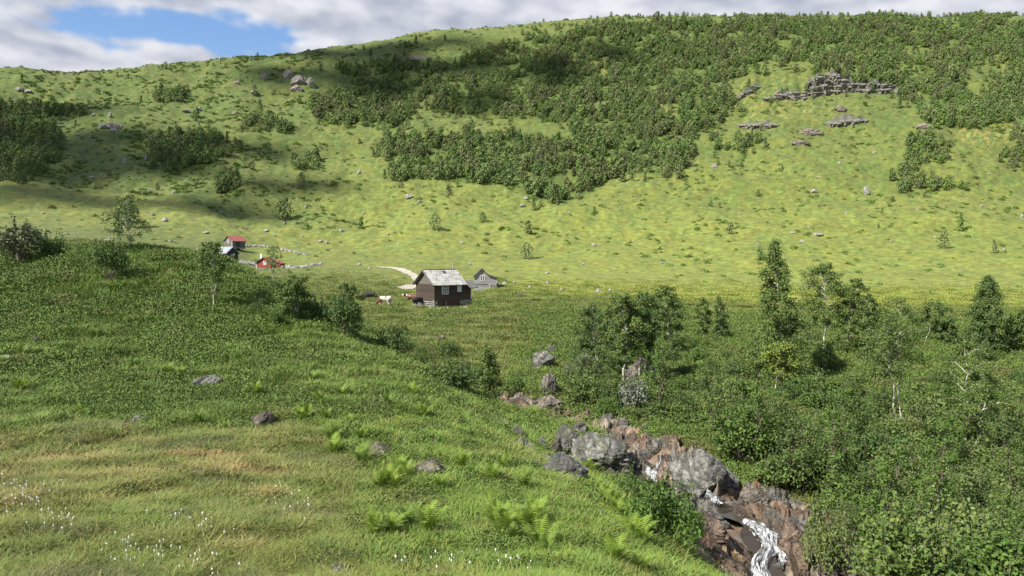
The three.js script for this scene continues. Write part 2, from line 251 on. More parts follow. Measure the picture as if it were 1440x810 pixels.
// ------------------------------------------------------------------ textures
function tileNoise(n, cells, oct, seed, fx = 1, fy = 1) { // periodic value noise, 0..1
  const out = new Float32Array(n * n); let amp = 1, tot = 0;
  for (let o = 0; o < oct; o++) {
    const R = rngOf(seed + o * 97), cx = Math.max(1, Math.round(cells * fx)) << o, cy = Math.max(1, Math.round(cells * fy)) << o, g = new Float32Array(cx * cy).map(() => R());
    for (let j = 0; j < n; j++) { const v = j / n * cy, j0 = Math.floor(v), tv = v - j0, sv = tv * tv * (3 - 2 * tv), r0 = (j0 % cy) * cx, r1 = ((j0 + 1) % cy) * cx;
      for (let i = 0; i < n; i++) { const u = i / n * cx, i0 = Math.floor(u), tu = u - i0, su = tu * tu * (3 - 2 * tu), a = i0 % cx, b = (i0 + 1) % cx; out[j * n + i] += amp * lerp(lerp(g[r0 + a], g[r0 + b], su), lerp(g[r1 + a], g[r1 + b], su), sv); } }
    tot += amp; amp *= 0.62;
  }
  return out.map((x) => x / tot);
}
function texOf(n, f, srgb = false, rep = 1) {
  const data = new Uint8Array(n * n * 4);
  for (let i = 0; i < n * n; i++) { const c = f(i); data[i * 4] = clamp(c[0]) * 255; data[i * 4 + 1] = clamp(c[1]) * 255; data[i * 4 + 2] = clamp(c[2]) * 255; data[i * 4 + 3] = 255; }
  const t = new THREE.DataTexture(data, n, n); t.wrapS = t.wrapT = THREE.RepeatWrapping; t.magFilter = THREE.LinearFilter; t.minFilter = THREE.LinearMipmapLinearFilter; t.generateMipmaps = true; if (srgb) t.colorSpace = THREE.SRGBColorSpace; t.repeat.set(rep, rep); t.needsUpdate = true; return t;
}
const nA = tileNoise(2048, 44, 5, 1), nB = tileNoise(2048, 16, 3, 2);
const swardTex = texOf(2048, (i) => { const v = 0.86 + 0.5 * (nA[i] - 0.5), w = (nB[i] - 0.5) * 0.16; return [v + w, v, v - w * 0.5]; }, true, 1 / 61);
const swardBump = texOf(2048, (i) => [nA[i], nA[i], nA[i]], false, 1 / 61);
const rN = tileNoise(512, 6, 6, 7, 1, 2.2), rN2 = tileNoise(512, 3, 5, 8);
const rockBump = texOf(512, (i) => { const v = 0.6 * Math.abs(rN[i] * 2 - 1) + 0.4 * rN2[i]; return [v, v, v]; }, false, 1 / 1.6);
const rockTex = texOf(512, (i) => { const v = 0.66 + 0.9 * (rN[i] - 0.5) + 0.4 * (rN2[i] - 0.5); return [v, v, v * 0.98]; }, true, 1 / 1.6);
const woodN = tileNoise(512, 3, 5, 12, 1, 14);
const woodTex = texOf(512, (i) => { const v = 0.7 + 0.9 * (woodN[i] - 0.5); return [v, v, v]; }, true, 1 / 2);

// ------------------------------------------------------------------ ground sheet
{
  const pos = new Float32Array(NR * NC * 3), col = new Float32Array(NR * NC * 3), uv = new Float32Array(NR * NC * 2), idx = new Uint32Array((NR - 1) * (NC - 1) * 6);
  let q = 0;
  for (let r = 0; r < NR; r++) for (let c = 0; c < NC; c++) {
    const d = dArr[r], X = uArr[c] * (d + D0), i = r * NC + c;
    pos[i * 3] = X; pos[i * 3 + 1] = gy[i]; pos[i * 3 + 2] = -d; uv[i * 2] = X; uv[i * 2 + 1] = d;
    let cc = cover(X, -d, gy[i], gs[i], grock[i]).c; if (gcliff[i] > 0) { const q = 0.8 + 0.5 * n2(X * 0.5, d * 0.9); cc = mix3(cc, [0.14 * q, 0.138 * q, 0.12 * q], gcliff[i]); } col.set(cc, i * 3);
    if (r < NR - 1 && c < NC - 1) { idx[q++] = i; idx[q++] = i + 1; idx[q++] = i + NC + 1; idx[q++] = i; idx[q++] = i + NC + 1; idx[q++] = i + NC; }
  }
  const g = new THREE.BufferGeometry();
  g.setAttribute('position', new THREE.BufferAttribute(pos, 3)); g.setAttribute('color', new THREE.BufferAttribute(col, 3)); g.setAttribute('uv', new THREE.BufferAttribute(uv, 2)); g.setIndex(new THREE.BufferAttribute(idx, 1)); g.computeVertexNormals();
  structure('terrain', g, new THREE.MeshStandardMaterial({ vertexColors: true, roughness: 0.95, map: swardTex, bumpMap: swardBump, bumpScale: 0.12 })).userData.label = 'grassy fell ground with stream gully and heath';
}

// ------------------------------------------------------------------ plant building blocks
class Leaves {
  constructor() { this.p = []; this.c = []; this.i = []; }
  quad(a, b, c, d, k) { const n = this.p.length / 3; this.p.push(...a, ...b, ...c, ...d); for (let j = 0; j < 4; j++) this.c.push(k[0], k[1], k[2]); this.i.push(n, n + 1, n + 2, n, n + 2, n + 3); }
  tri(a, b, c, k) { const n = this.p.length / 3; this.p.push(...a, ...b, ...c); for (let j = 0; j < 3; j++) this.c.push(k[0], k[1], k[2]); this.i.push(n, n + 1, n + 2); }
  leaf(R, x, y, z, size, up, ox, oy, oz, k) { // diamond leaf, its face turned partly up and partly outwards (ox, oy, oz)
    let nx = R() * 2 - 1 + ox, ny = R() * 2 - 1 + up + oy, nz = R() * 2 - 1 + oz; let l = Math.hypot(nx, ny, nz) || 1; nx /= l; ny /= l; nz /= l;
    let ax = R() * 2 - 1, ay = R() * 2 - 1, az = R() * 2 - 1; const dt = ax * nx + ay * ny + az * nz; ax -= nx * dt; ay -= ny * dt; az -= nz * dt; l = Math.hypot(ax, ay, az) || 1; const s = size * (0.7 + 0.6 * R()); ax *= s / l; ay *= s / l; az *= s / l;
    const w = 0.68 / 1, bx = (ny * az - nz * ay) * w, by = (nz * ax - nx * az) * w, bz = (nx * ay - ny * ax) * w, f = s * 0.18;
    this.quad([x - ax, y - ay, z - az], [x + bx + nx * f, y + by + ny * f, z + bz + nz * f], [x + ax, y + ay, z + az], [x - bx + nx * f, y - by + ny * f, z - bz + nz * f], k);
  }
  geo() { const g = new THREE.BufferGeometry(); g.setAttribute('position', new THREE.Float32BufferAttribute(this.p, 3)); g.setAttribute('color', new THREE.Float32BufferAttribute(this.c, 3)); g.setIndex(this.i); return g; }
}
const tone = (R, amt = 0.5, hue = 0.25) => { const v = 1 - amt / 2 + amt * R(), h = (R() - 0.5) * hue; return [v * (1 + h), v, v * (1 - h)]; };
function taperTube(pts, r0, r1, n = 6, out = null) { // out: {p, n, i} to append to
  const o = out || { p: [], i: [] }, base = o.p.length / 3, m = pts.length;
  for (let k = 0; k < m; k++) {
    const a = pts[Math.max(0, k - 1)], b = pts[Math.min(m - 1, k + 1)], t = new THREE.Vector3(b[0] - a[0], b[1] - a[1], b[2] - a[2]).normalize(), u = new THREE.Vector3(t.z, 0, -t.x); if (u.lengthSq() < 1e-4) u.set(1, 0, 0); u.normalize(); const v = new THREE.Vector3().crossVectors(t, u), r = lerp(r0, r1, k / (m - 1));
    for (let j = 0; j < n; j++) { const f = j / n * Math.PI * 2, cs = Math.cos(f) * r, sn = Math.sin(f) * r; o.p.push(pts[k][0] + u.x * cs + v.x * sn, pts[k][1] + u.y * cs + v.y * sn, pts[k][2] + u.z * cs + v.z * sn); }
    if (k) for (let j = 0; j < n; j++) { const a0 = base + (k - 1) * n + j, a1 = base + (k - 1) * n + (j + 1) % n; o.i.push(a0, a1, a1 + n, a0, a1 + n, a0 + n); }
  }
  const tip = o.p.length / 3; o.p.push(...pts[m - 1]); for (let j = 0; j < n; j++) o.i.push(tip - n + j, tip - n + (j + 1) % n, tip);
  return o;
}
const woodGeo = (o) => { const g = new THREE.BufferGeometry(); g.setAttribute('position', new THREE.Float32BufferAttribute(o.p, 3)); const uv = []; for (let i = 0; i < o.p.length; i += 3) uv.push(o.p[i] + o.p[i + 2], o.p[i + 1]); g.setAttribute('uv', new THREE.Float32BufferAttribute(uv, 2)); g.setIndex(o.i); g.computeVertexNormals(); return g; };
// a birch: one or more stems, limbs, and leaves along the limbs
function birch(seed, o) {
  const R = rngOf(seed), wood = { p: [], i: [] }, L = new Leaves(), stems = o.stems || 1;
  const per = Math.round(o.leaves / stems);
  for (let s = 0; s < stems; s++) {
    const az = R() * 6.28, lean = (o.lean ?? 0.05) * (0.5 + R()) + (s ? 0.1 : 0), lx = o.leanX ?? Math.cos(az) * lean, lz = o.leanX !== undefined ? 0 : Math.sin(az) * lean, Hs = o.H * (s ? 0.72 + 0.25 * R() : 1), pts = [], bow = (o.bow ?? 0.1) * (R() - 0.3);
    const bx0 = s ? (R() - 0.5) * 0.5 : 0, bz0 = s ? (R() - 0.5) * 0.5 : 0;
    for (let k = 0; k <= 9; k++) { const t = k / 9; pts.push([bx0 + Hs * (lx * t + bow * Math.sin(t * 3.1) * (1 - t) + 0.014 * Math.sin(k * 2.1 + s + seed)), Hs * t - 0.25 * (k === 0), bz0 + Hs * (lz * t + 0.014 * Math.cos(k * 1.7 + s))]); }
    taperTube(pts, Hs * (o.girth ?? 0.0115), 0.008, 7, wood);
    const nb = Math.max(8, Math.round((o.limbs || 44) / stems)), clear = o.clear ?? 0.12;
    for (let b = 0; b < nb; b++) {
      const t = clear + (1 - clear) * Math.pow((b + R() * 0.8) / nb, o.pack ?? 0.9), q = Math.min(0.999, t) * 9, k = Math.floor(q), w = q - k, p0 = pts[k].map((v, j) => lerp(v, pts[k + 1][j], w));
      const tt = (t - clear) / (1 - clear), prof = o.shape === 'cone' ? Math.pow(1 - tt, 0.75) * 0.92 + 0.06 : o.shape === 'bush' ? Math.sqrt(Math.max(0.02, 1 - (tt * 1.05 - 0.35) ** 2 / 0.5)) : Math.sin(Math.min(1, tt * 0.86 + 0.14) * Math.PI) ** 0.7 + 0.05;
      const len = o.R * prof * (0.55 + 0.6 * R()), a = b * 2.4 + R() * 1.2, up = (o.up ?? 0.55) + 0.5 * tt - 0.2 * R(), ex = Math.cos(a), ez = Math.sin(a);
      const p1 = [p0[0] + ex * len * 0.55, p0[1] + len * up * 0.6, p0[2] + ez * len * 0.55], p2 = [p0[0] + ex * len, p0[1] + len * up * 0.75 - len * (o.droop ?? 0.15), p0[2] + ez * len];
      taperTube([p0, p1, p2], Math.max(0.008, 0.02 * len), 0.005, 3, wood);
      const n = Math.round(per / nb * (o.shape === 'cone' ? 0.22 + 1.7 * prof * prof : 0.4 + 0.9 * prof) * (0.7 + 0.6 * R())), spread = (o.spread ?? 0.2) * (0.35 + len * 0.42);
      for (let j = 0; j < n; j++) {
        const u = 0.15 + 0.95 * Math.sqrt(R()), v = u < 0.5 ? u * 2 : (u - 0.5) * 2, c = u < 0.5 ? p0.map((x, m) => lerp(x, p1[m], v)) : p1.map((x, m) => lerp(x, p2[m], v));
        const g = () => (R() + R() + R() - 1.5) * 1.5;
        L.leaf(R, c[0] + g() * spread, c[1] + g() * spread - R() * spread * 0.6, c[2] + g() * spread, o.leaf, 0.35, ex * 0.5, 0.1, ez * 0.5, tone(R, 0.65, 0.3));
      }
    }
  }
  return { wood: woodGeo(wood), crown: L.geo() };
}
// a many-stemmed bush: lobes of leaves around arching stems
function bush(seed, o) {
  const R = rngOf(seed), wood = { p: [], i: [] }, L = new Leaves(), lobes = [], n = o.lobes || 12;
  for (let k = 0; k < n; k++) {
    const a = k * 2.4 + R(), rr = Math.sqrt((k + 0.4) / n) * o.R * 0.78, hh = o.H * (0.38 + 0.45 * R()) * (1 - 0.35 * (rr / o.R) ** 2) + 0.08, c = [Math.cos(a) * rr, hh, Math.sin(a) * rr], r = o.R * (0.26 + 0.2 * R());
    lobes.push([c, r]);
    taperTube([[c[0] * 0.12, -0.2, c[2] * 0.12], [c[0] * 0.45 + (R() - 0.5) * 0.2, hh * 0.55, c[2] * 0.45], [c[0], hh + r * 0.6, c[2]]], 0.022 * (o.stem ?? 1), 0.006, 4, wood);
  }
  const per = Math.round(o.leaves * 0.85 / n);
  for (let k = 0; k < 16; k++) { const [c, r] = lobes[Math.floor(R() * n)], x = c[0] + (R() - 0.5) * r, z = c[2] + (R() - 0.5) * r, h0 = c[1] + r * 0.3, len = r * (0.9 + 1.1 * R()), lx = (R() - 0.5) * 0.5, lz = (R() - 0.5) * 0.5, m = Math.round(o.leaves * 0.15 / 16); taperTube([[x, h0, z], [x + lx * len, h0 + len, z + lz * len]], 0.008, 0.003, 3, wood); for (let j = 0; j < m; j++) { const t = R(), w = 0.1 * r + 0.22 * r * (1 - t); L.leaf(R, x + lx * len * t + (R() - 0.5) * w, h0 + len * t, z + lz * len * t + (R() - 0.5) * w, o.leaf * 0.9, 0.4, 0, 0, 0, tone(R, 0.6, 0.25)); } }
  for (const [c, r] of lobes) for (let j = 0; j < per; j++) {
    const x = R() * 2 - 1, y = R() * 2 - 1, z = R() * 2 - 1, l = Math.hypot(x, y, z) || 1, rad = r * (0.35 + 0.75 * Math.pow(R(), 0.6)), twig = 1 + 0.35 * Math.max(0, R() - 0.75) * 4 * R();
    const px = c[0] + x / l * rad * twig, py = c[1] + (y / l * 0.95 + 0.05) * rad * twig, pz = c[2] + z / l * rad * twig;
    if (py < 0.02) continue;
    L.leaf(R, px, py, pz, o.leaf, 0.4, x / l * 0.5, y / l * 0.4, z / l * 0.5, tone(R, 0.6, 0.25));
  }
  return { wood: woodGeo(wood), crown: L.geo() };
}
const leafMat = (rgb, rough = 0.75, tr = 0.36) => new THREE.MeshPhysicalMaterial({ color: new THREE.Color().setRGB(...rgb), vertexColors: true, roughness: rough, transmission: tr, thickness: 0, side: THREE.DoubleSide, specularIntensity: 0.5 });
const M = {
  birchLeaf: leafMat([0.122, 0.182, 0.038]), birchDark: leafMat([0.094, 0.148, 0.034]), birchLime: leafMat([0.165, 0.225, 0.036]), willow: leafMat([0.098, 0.168, 0.027]), willowDark: leafMat([0.074, 0.13, 0.025]), greyWillow: leafMat([0.18, 0.205, 0.15], 0.7, 0.2), alder: leafMat([0.085, 0.16, 0.022]), juniper: leafMat([0.095, 0.115, 0.05]), paleLeaf: leafMat([0.15, 0.205, 0.058]),
  fern: leafMat([0.178, 0.265, 0.028], 0.75, 0.3), fernDark: leafMat([0.135, 0.21, 0.026], 0.75, 0.3),
  grass: new THREE.MeshStandardMaterial({ vertexColors: true, roughness: 0.75, side: THREE.DoubleSide }), heath: new THREE.MeshStandardMaterial({ vertexColors: true, roughness: 0.85, side: THREE.DoubleSide }), farLeaf: new THREE.MeshStandardMaterial({ vertexColors: true, roughness: 0.9, side: THREE.DoubleSide }),
  bark: new THREE.MeshStandardMaterial({ color: new THREE.Color().setRGB(0.95, 0.90, 0.82), roughness: 0.85, map: rockTex }),
  barkDark: new THREE.MeshStandardMaterial({ color: new THREE.Color().setRGB(0.14, 0.11, 0.085), roughness: 0.9 }),
  dead: new THREE.MeshStandardMaterial({ color: new THREE.Color().setRGB(0.5, 0.46, 0.4), roughness: 0.85 }),
  cotton: new THREE.MeshStandardMaterial({ color: new THREE.Color().setRGB(0.82, 0.82, 0.78), roughness: 1 }),
};

// ------------------------------------------------------------------ ground cover that nobody could count
const tuftGeo = (seed, n, h, w, spread, bend) => { const R = rngOf(seed), L = new Leaves(); for (let k = 0; k < n; k++) { const a = R() * 6.28, r = spread * Math.sqrt(R()), x = Math.cos(a) * r, z = Math.sin(a) * r, hh = h * (0.55 + 0.6 * R()), f = R() * 6.28, bx = Math.cos(f), bz = Math.sin(f), be = bend * hh * (0.4 + R()), o = [x + bx * be * 0.35, hh * 0.62, z + bz * be * 0.35], t = [x + bx * be, hh * 0.95, z + bz * be], sx = -bz * w, sz = bx * w, k1 = tone(R, 0.5, 0.35); L.quad([x - sx, -0.03, z - sz], [x + sx, -0.03, z + sz], [o[0] + sx * 0.8, o[1], o[2] + sz * 0.8], [o[0] - sx * 0.8, o[1], o[2] - sz * 0.8], k1); L.tri([o[0] - sx * 0.8, o[1], o[2] - sz * 0.8], [o[0] + sx * 0.8, o[1], o[2] + sz * 0.8], t, k1); } return L.geo(); };
const matGeo = (seed, n, r, h, leaf) => { const R = rngOf(seed), L = new Leaves(); for (let k = 0; k < n; k++) { const a = R() * 6.28, q = Math.sqrt(R()), x = Math.cos(a) * q * r, z = Math.sin(a) * q * r, top = h * (1 - q * q) * (0.55 + 0.45 * Math.sin(a * 3 + seed) ** 2), y = top * (0.35 + 0.75 * Math.sqrt(R())) + 0.01; L.leaf(R, x, y, z, leaf, 0.7, Math.cos(a) * q * 0.5, 0, Math.sin(a) * q * 0.5, tone(R, 0.7, 0.3)); } return L.geo(); };
const _m = new THREE.Matrix4(), _q = new THREE.Quaternion(), _e = new THREE.Euler(), _v = new THREE.Vector3(), _s = new THREE.Vector3(), _c = new THREE.Color();
function scatter(name, label, category, geo, m, list) { // list: [x, y, z, scale, scaleY, r, g, b]
  const o = new THREE.InstancedMesh(geo, m, list.length), R = rngOf(list.length);
  list.forEach((t, i) => { _e.set((R() - 0.5) * 0.3, R() * 6.28, (R() - 0.5) * 0.3); _q.setFromEuler(_e); o.setMatrixAt(i, _m.compose(_v.set(t[0], t[1], t[2]), _q, _s.set(t[3], t[4], t[3]))); o.setColorAt(i, _c.setRGB(t[5], t[6], t[7])); });
  put(o, name); tag(o, label, category, null, 'stuff'); return o;
}
const PATHS = [[[528, 375.5], [553, 377.5], [573, 384], [588, 392], [592, 398]], [[600, 399], [583, 402.5], [566, 407]]];
const clearOf = []; // [x, z, r]: no tufts inside
const isClear = (x, z) => { for (const [a, b, r] of clearOf) if ((x - a) ** 2 + (z - b) ** 2 < r * r) return false; return true; };
function groundCover() {
  const R = rngOf(5), tuft = [], sedge = [], mat = [], matFar = [], shrublet = [], cotton = [];
  const N = 180000;
  for (let k = 0; k < N; k++) {
    const t = R(), d = 5.5 * Math.pow(34, Math.pow(t, 0.82)), x = (R() * 2 - 1) * 0.8 * d + (R() - 0.5) * 4, z = -d;
    if (Math.abs(x) > 0.82 * d + 2) continue;
    const y = groundAt(x, z), [px, py] = project(x, y, z);
    if (px < -160 || px > 1600 || py > 1000) continue;
    const s = zoneAt(x, z), rock = rockAt(x, z);
    if (rock > 0.4 || !isClear(x, z) || R() < sstep(105, 188, d)) continue;
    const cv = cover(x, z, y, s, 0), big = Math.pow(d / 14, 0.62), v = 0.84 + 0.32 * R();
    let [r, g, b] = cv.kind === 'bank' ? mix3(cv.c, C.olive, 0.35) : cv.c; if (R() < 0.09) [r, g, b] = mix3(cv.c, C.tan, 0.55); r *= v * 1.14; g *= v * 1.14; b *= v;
    if (R() < cv.heath) { const nn = 0.5 + 0.9 * fbm2(x * 0.3, z * 0.3, 2, n2b), h = mix3(mix3(C.heath, C.lush, clamp(nn) * (cv.kind === 'bank' ? 0.5 : 0.8)), C.heathBrown, cv.kind === 'bank' ? 0.05 + 0.5 * sstep(0.5, 0.95, nn) : sstep(0.75, 1, nn) * 0.5 + 0.15 * R()), sc = big * (0.6 + 0.7 * R()); (d < 26 ? mat : matFar).push([x, y - 0.02, z, sc, sc * (0.7 + 0.6 * R()), h[0] * v * 1.1, h[1] * v * 1.1, h[2] * v]); continue; }
    const hgt = cv.kind === 'bog' ? 0.5 : cv.kind === 'heath' ? 0.7 : cv.kind === 'slope' ? 0.62 : cv.kind === 'meadow' ? 0.3 : cv.kind === 'field' ? 0.55 : cv.kind === 'bank' ? 0.7 : 0.85;
    const lush = 0.5 + 0.9 * fbm2(x * 0.45 + 20, z * 0.45, 3), sc = big * (0.6 + 0.5 * R() + 0.35 * clamp(lush));
    (R() < 0.5 ? tuft : sedge).push([x, y, z, sc, Math.pow(big, 0.7) * hgt * (0.5 + 0.4 * R() + 0.7 * clamp(lush)), r, g, b]);
  }
  // low willow and juniper scrub over the fell and the far meadow
  for (let k = 0; k < 110000 && shrublet.length < 15000; k++) {
    const d = 95 + 470 * Math.pow(R(), 0.8), x = (R() * 2 - 1) * 0.74 * d, z = -d, y = groundAt(x, z), s = zoneAt(x, z);
    if (s < 9 || s > 13.6 || !isClear(x, z)) continue;
    const cv = cover(x, z, y, s, 0); const herd = sstep(0.35, 0.75, 0.5 + 0.9 * fbm2(x * 0.03 + 50, z * 0.03, 3)); if (R() > (cv.heath * 0.9 + 0.004) * (0.12 + 0.88 * herd)) continue;
    const sc = 0.35 + 0.9 * R() * R() + 0.0012 * d, v = 0.8 + 0.4 * R(), h = mix3(C.heath, C.lush, 0.3 + R() * 0.6);
    shrublet.push([x, y - 0.12, z, sc * 0.95, sc * (0.7 + 0.5 * R()), h[0] * v * 1.25, h[1] * v * 1.2, h[2] * v * 1.2]);
  }
  // cotton grass on the bog
  const strands = [[[150, 690], [240, 730], [310, 760]], [[0, 715], [50, 722]], [[135, 765], [185, 790], [265, 797]], [[0, 690], [30, 692], [70, 700]], [[180, 800], [240, 808], [330, 815]], [[560, 806], [640, 800], [760, 803]], [[60, 745], [110, 742]], [[340, 700], [400, 720], [440, 730]]];
  for (const st of strands) for (let k = 0; k < 22; k++) { const f = R() * (st.length - 1), i = Math.min(st.length - 2, Math.floor(f)), w = f - i, px = lerp(st[i][0], st[i + 1][0], w) + (R() + R() - 1) * 40, py = lerp(st[i][1], st[i + 1][1], w) + (R() + R() - 1) * 22; const p = hit(px, py); cotton.push([p[0], p[1], p[2], 0.3 + 0.35 * R(), 0.5 + 0.5 * R(), 1, 1, 1]); }
  scatter('grass', 'green and straw coloured grass tufts over the slopes', 'grass', tuftGeo(1, 22, 0.24, 0.006, 0.2, 0.8), M.grass, tuft);
  scatter('sedge', 'fine sedge blades mixed into the turf', 'sedge', tuftGeo(2, 26, 0.2, 0.005, 0.24, 1.2), M.grass, sedge);
  scatter('crowberry_heath', 'dark green crowberry and bilberry mats among the grass', 'heath', matGeo(3, 230, 0.36, 0.15, 0.017), M.heath, mat);
  scatter('hillside_heath', 'low dark heath plants carpeting the knoll and stream bank', 'heath', matGeo(4, 230, 0.42, 0.17, 0.02), M.heath, matFar);
  scatter('fell_scrub', 'knee-high dark scrub speckling the mountainside', 'scrub', matGeo(6, 70, 1.0, 0.8, 0.2), M.farLeaf, shrublet);
  const R2 = rngOf(9), stalk = taperTube([[0, -0.02, 0], [0.01, 0.14, 0.01], [0.02, 0.24, 0]], 0.0025, 0.0015, 3), head = new THREE.IcosahedronGeometry(0.02, 1), hp = head.attributes.position;
  for (let i = 0; i < hp.count; i++) hp.setXYZ(i, hp.getX(i) * (0.8 + 0.4 * R2()), hp.getY(i) * 1.25 * (0.8 + 0.4 * R2()), hp.getZ(i) * (0.8 + 0.4 * R2()));
  head.translate(0.02, 0.25, 0); head.deleteAttribute('uv'); head.deleteAttribute('normal'); const sg = new THREE.BufferGeometry(); sg.setAttribute('position', new THREE.Float32BufferAttribute(stalk.p, 3)); sg.setIndex(stalk.i);
  scatter('cotton_grass', 'white tufts of cotton grass on the bog', 'cotton grass', mergeGeometries([head, sg.toNonIndexed()]), M.cotton, cotton);
  console.log('cover', tuft.length, sedge.length, mat.length, matFar.length, shrublet.length, cotton.length);
}

// ------------------------------------------------------------------ rocks
// convex block cut by random planes, then roughened; unit size, sitting on y = 0 with a third of it buried
function rockGeo(seed, detail, o = {}) {
  const R = rngOf(seed), g0 = new THREE.IcosahedronGeometry(1, detail); g0.deleteAttribute('uv'); g0.deleteAttribute('normal');
  const g = mergeVertices(g0, 1e-5), P = g.attributes.position, planes = [], np = o.planes || 13;
  for (let k = 0; k < np; k++) { const y = 1 - 2 * (k + 0.5) / np, a = k * 2.4 + R() * 1.5, q = Math.sqrt(1 - y * y), n = new THREE.Vector3(Math.cos(a) * q + (R() - 0.5) * 0.5, y + (R() - 0.5) * 0.5, Math.sin(a) * q + (R() - 0.5) * 0.5).normalize(); planes.push([n, 0.62 + 0.33 * R()]); }
  const v = new THREE.Vector3(), col = [], uv = [], ox = R() * 50, rough = o.rough ?? 0.11, sx = o.sx ?? 1, sy = o.sy ?? 0.6, sz = o.sz ?? 0.8, f = o.freq ?? 2.2;
  for (let i = 0; i < P.count; i++) {
    v.fromBufferAttribute(P, i).normalize(); let r = 1.15;
    for (const [n, k] of planes) { const c = n.dot(v); if (c > 0.05) r = Math.min(r, k / c); }
    const lay = o.layer ? 0.09 * Math.abs(((v.y * r * 6 + v.x * 1.7 + ox) % 1 + 1) % 1 - 0.5) : 0;
    r *= 1 + rough * (1.3 * fbm3(v.x * f + ox, v.y * f, v.z * f, 4) - 0.5 * Math.abs(n3(v.x * f * 2.3 + ox, v.y * f * 3.5, v.z * f * 2.3))) - lay;
    P.setXYZ(i, v.x * r * sx, (v.y * r + 0.35) * sy, v.z * r * sz);
    const a = 0.5 + 0.9 * fbm3(v.x * 2 + ox, v.y * 2 + 7, v.z * 2, 4), b = 0.5 + 0.9 * fbm3(v.x * 6 + ox, v.y * 6, v.z * 6 + 3, 3);
    let c = mix3(o.c1 || [0.30, 0.30, 0.28], o.c2 || [0.20, 0.185, 0.165], clamp(a));
    c = mix3(c, o.spot || [0.46, 0.46, 0.42], sstep(0.62, 0.85, b) * (o.spots ?? 0.75)); c = mix3(c, [0.055, 0.052, 0.048], sstep(0.32, 0.12, b) * 0.7);
    if (o.moss) c = mix3(c, C.moss, sstep(0.55, 0.8, a + v.y * 0.25) * o.moss);
    col.push(...c); uv.push((v.x + v.z * 0.6) * r * sx * (o.size || 1), (v.y * sy + v.z * 0.35) * r * (o.size || 1));
  }
  g.setAttribute('color', new THREE.Float32BufferAttribute(col, 3)); g.setAttribute('uv', new THREE.Float32BufferAttribute(uv, 2)); g.computeVertexNormals();
  return o.flat === false ? g : toCreasedNormals(g, 0.5);
}
const rockMat = new THREE.MeshStandardMaterial({ vertexColors: true, roughness: 0.9, map: rockTex, bumpMap: rockBump, bumpScale: 0.11 });
const wetMat = new THREE.MeshStandardMaterial({ vertexColors: true, roughness: 0.6, map: rockTex, bumpMap: rockBump, bumpScale: 0.1 });
const RED = { c1: [0.225, 0.142, 0.088], c2: [0.13, 0.09, 0.06], spot: [0.40, 0.31, 0.22], spots: 0.5 }, GREY = { c1: [0.28, 0.28, 0.265], c2: [0.17, 0.162, 0.148], spot: [0.42, 0.42, 0.385] }, MIXED = { c1: [0.24, 0.215, 0.18], c2: [0.17, 0.125, 0.09], spot: [0.44, 0.40, 0.34] };
function rockAtPx(name, label, px, py, wpx, hpx, o, seed, from = 4, group, m = rockMat) { // px, py: the middle of its foot in the photograph
  const p = hit(px, py, from), d = -p[2], w = wpx * d / F / 2, h = hpx * d / F;
  const mesh = new THREE.Mesh(rockGeo(seed, o.detail ?? 14, { ...o, sx: w, sy: h / 1.25, sz: o.deep ?? w * 0.85, size: 1 }), m);
  mesh.position.set(p[0], p[1] - h * (o.sink ?? 0.06), p[2] - (o.deep ?? w * 0.85) * 0.35); mesh.rotation.set(o.rx || 0, o.ry || 0, o.rz || 0);
  put(mesh, name); tag(mesh, label, 'rock', group); clearOf.push([p[0], mesh.position.z, w * 0.7]); return mesh;
}
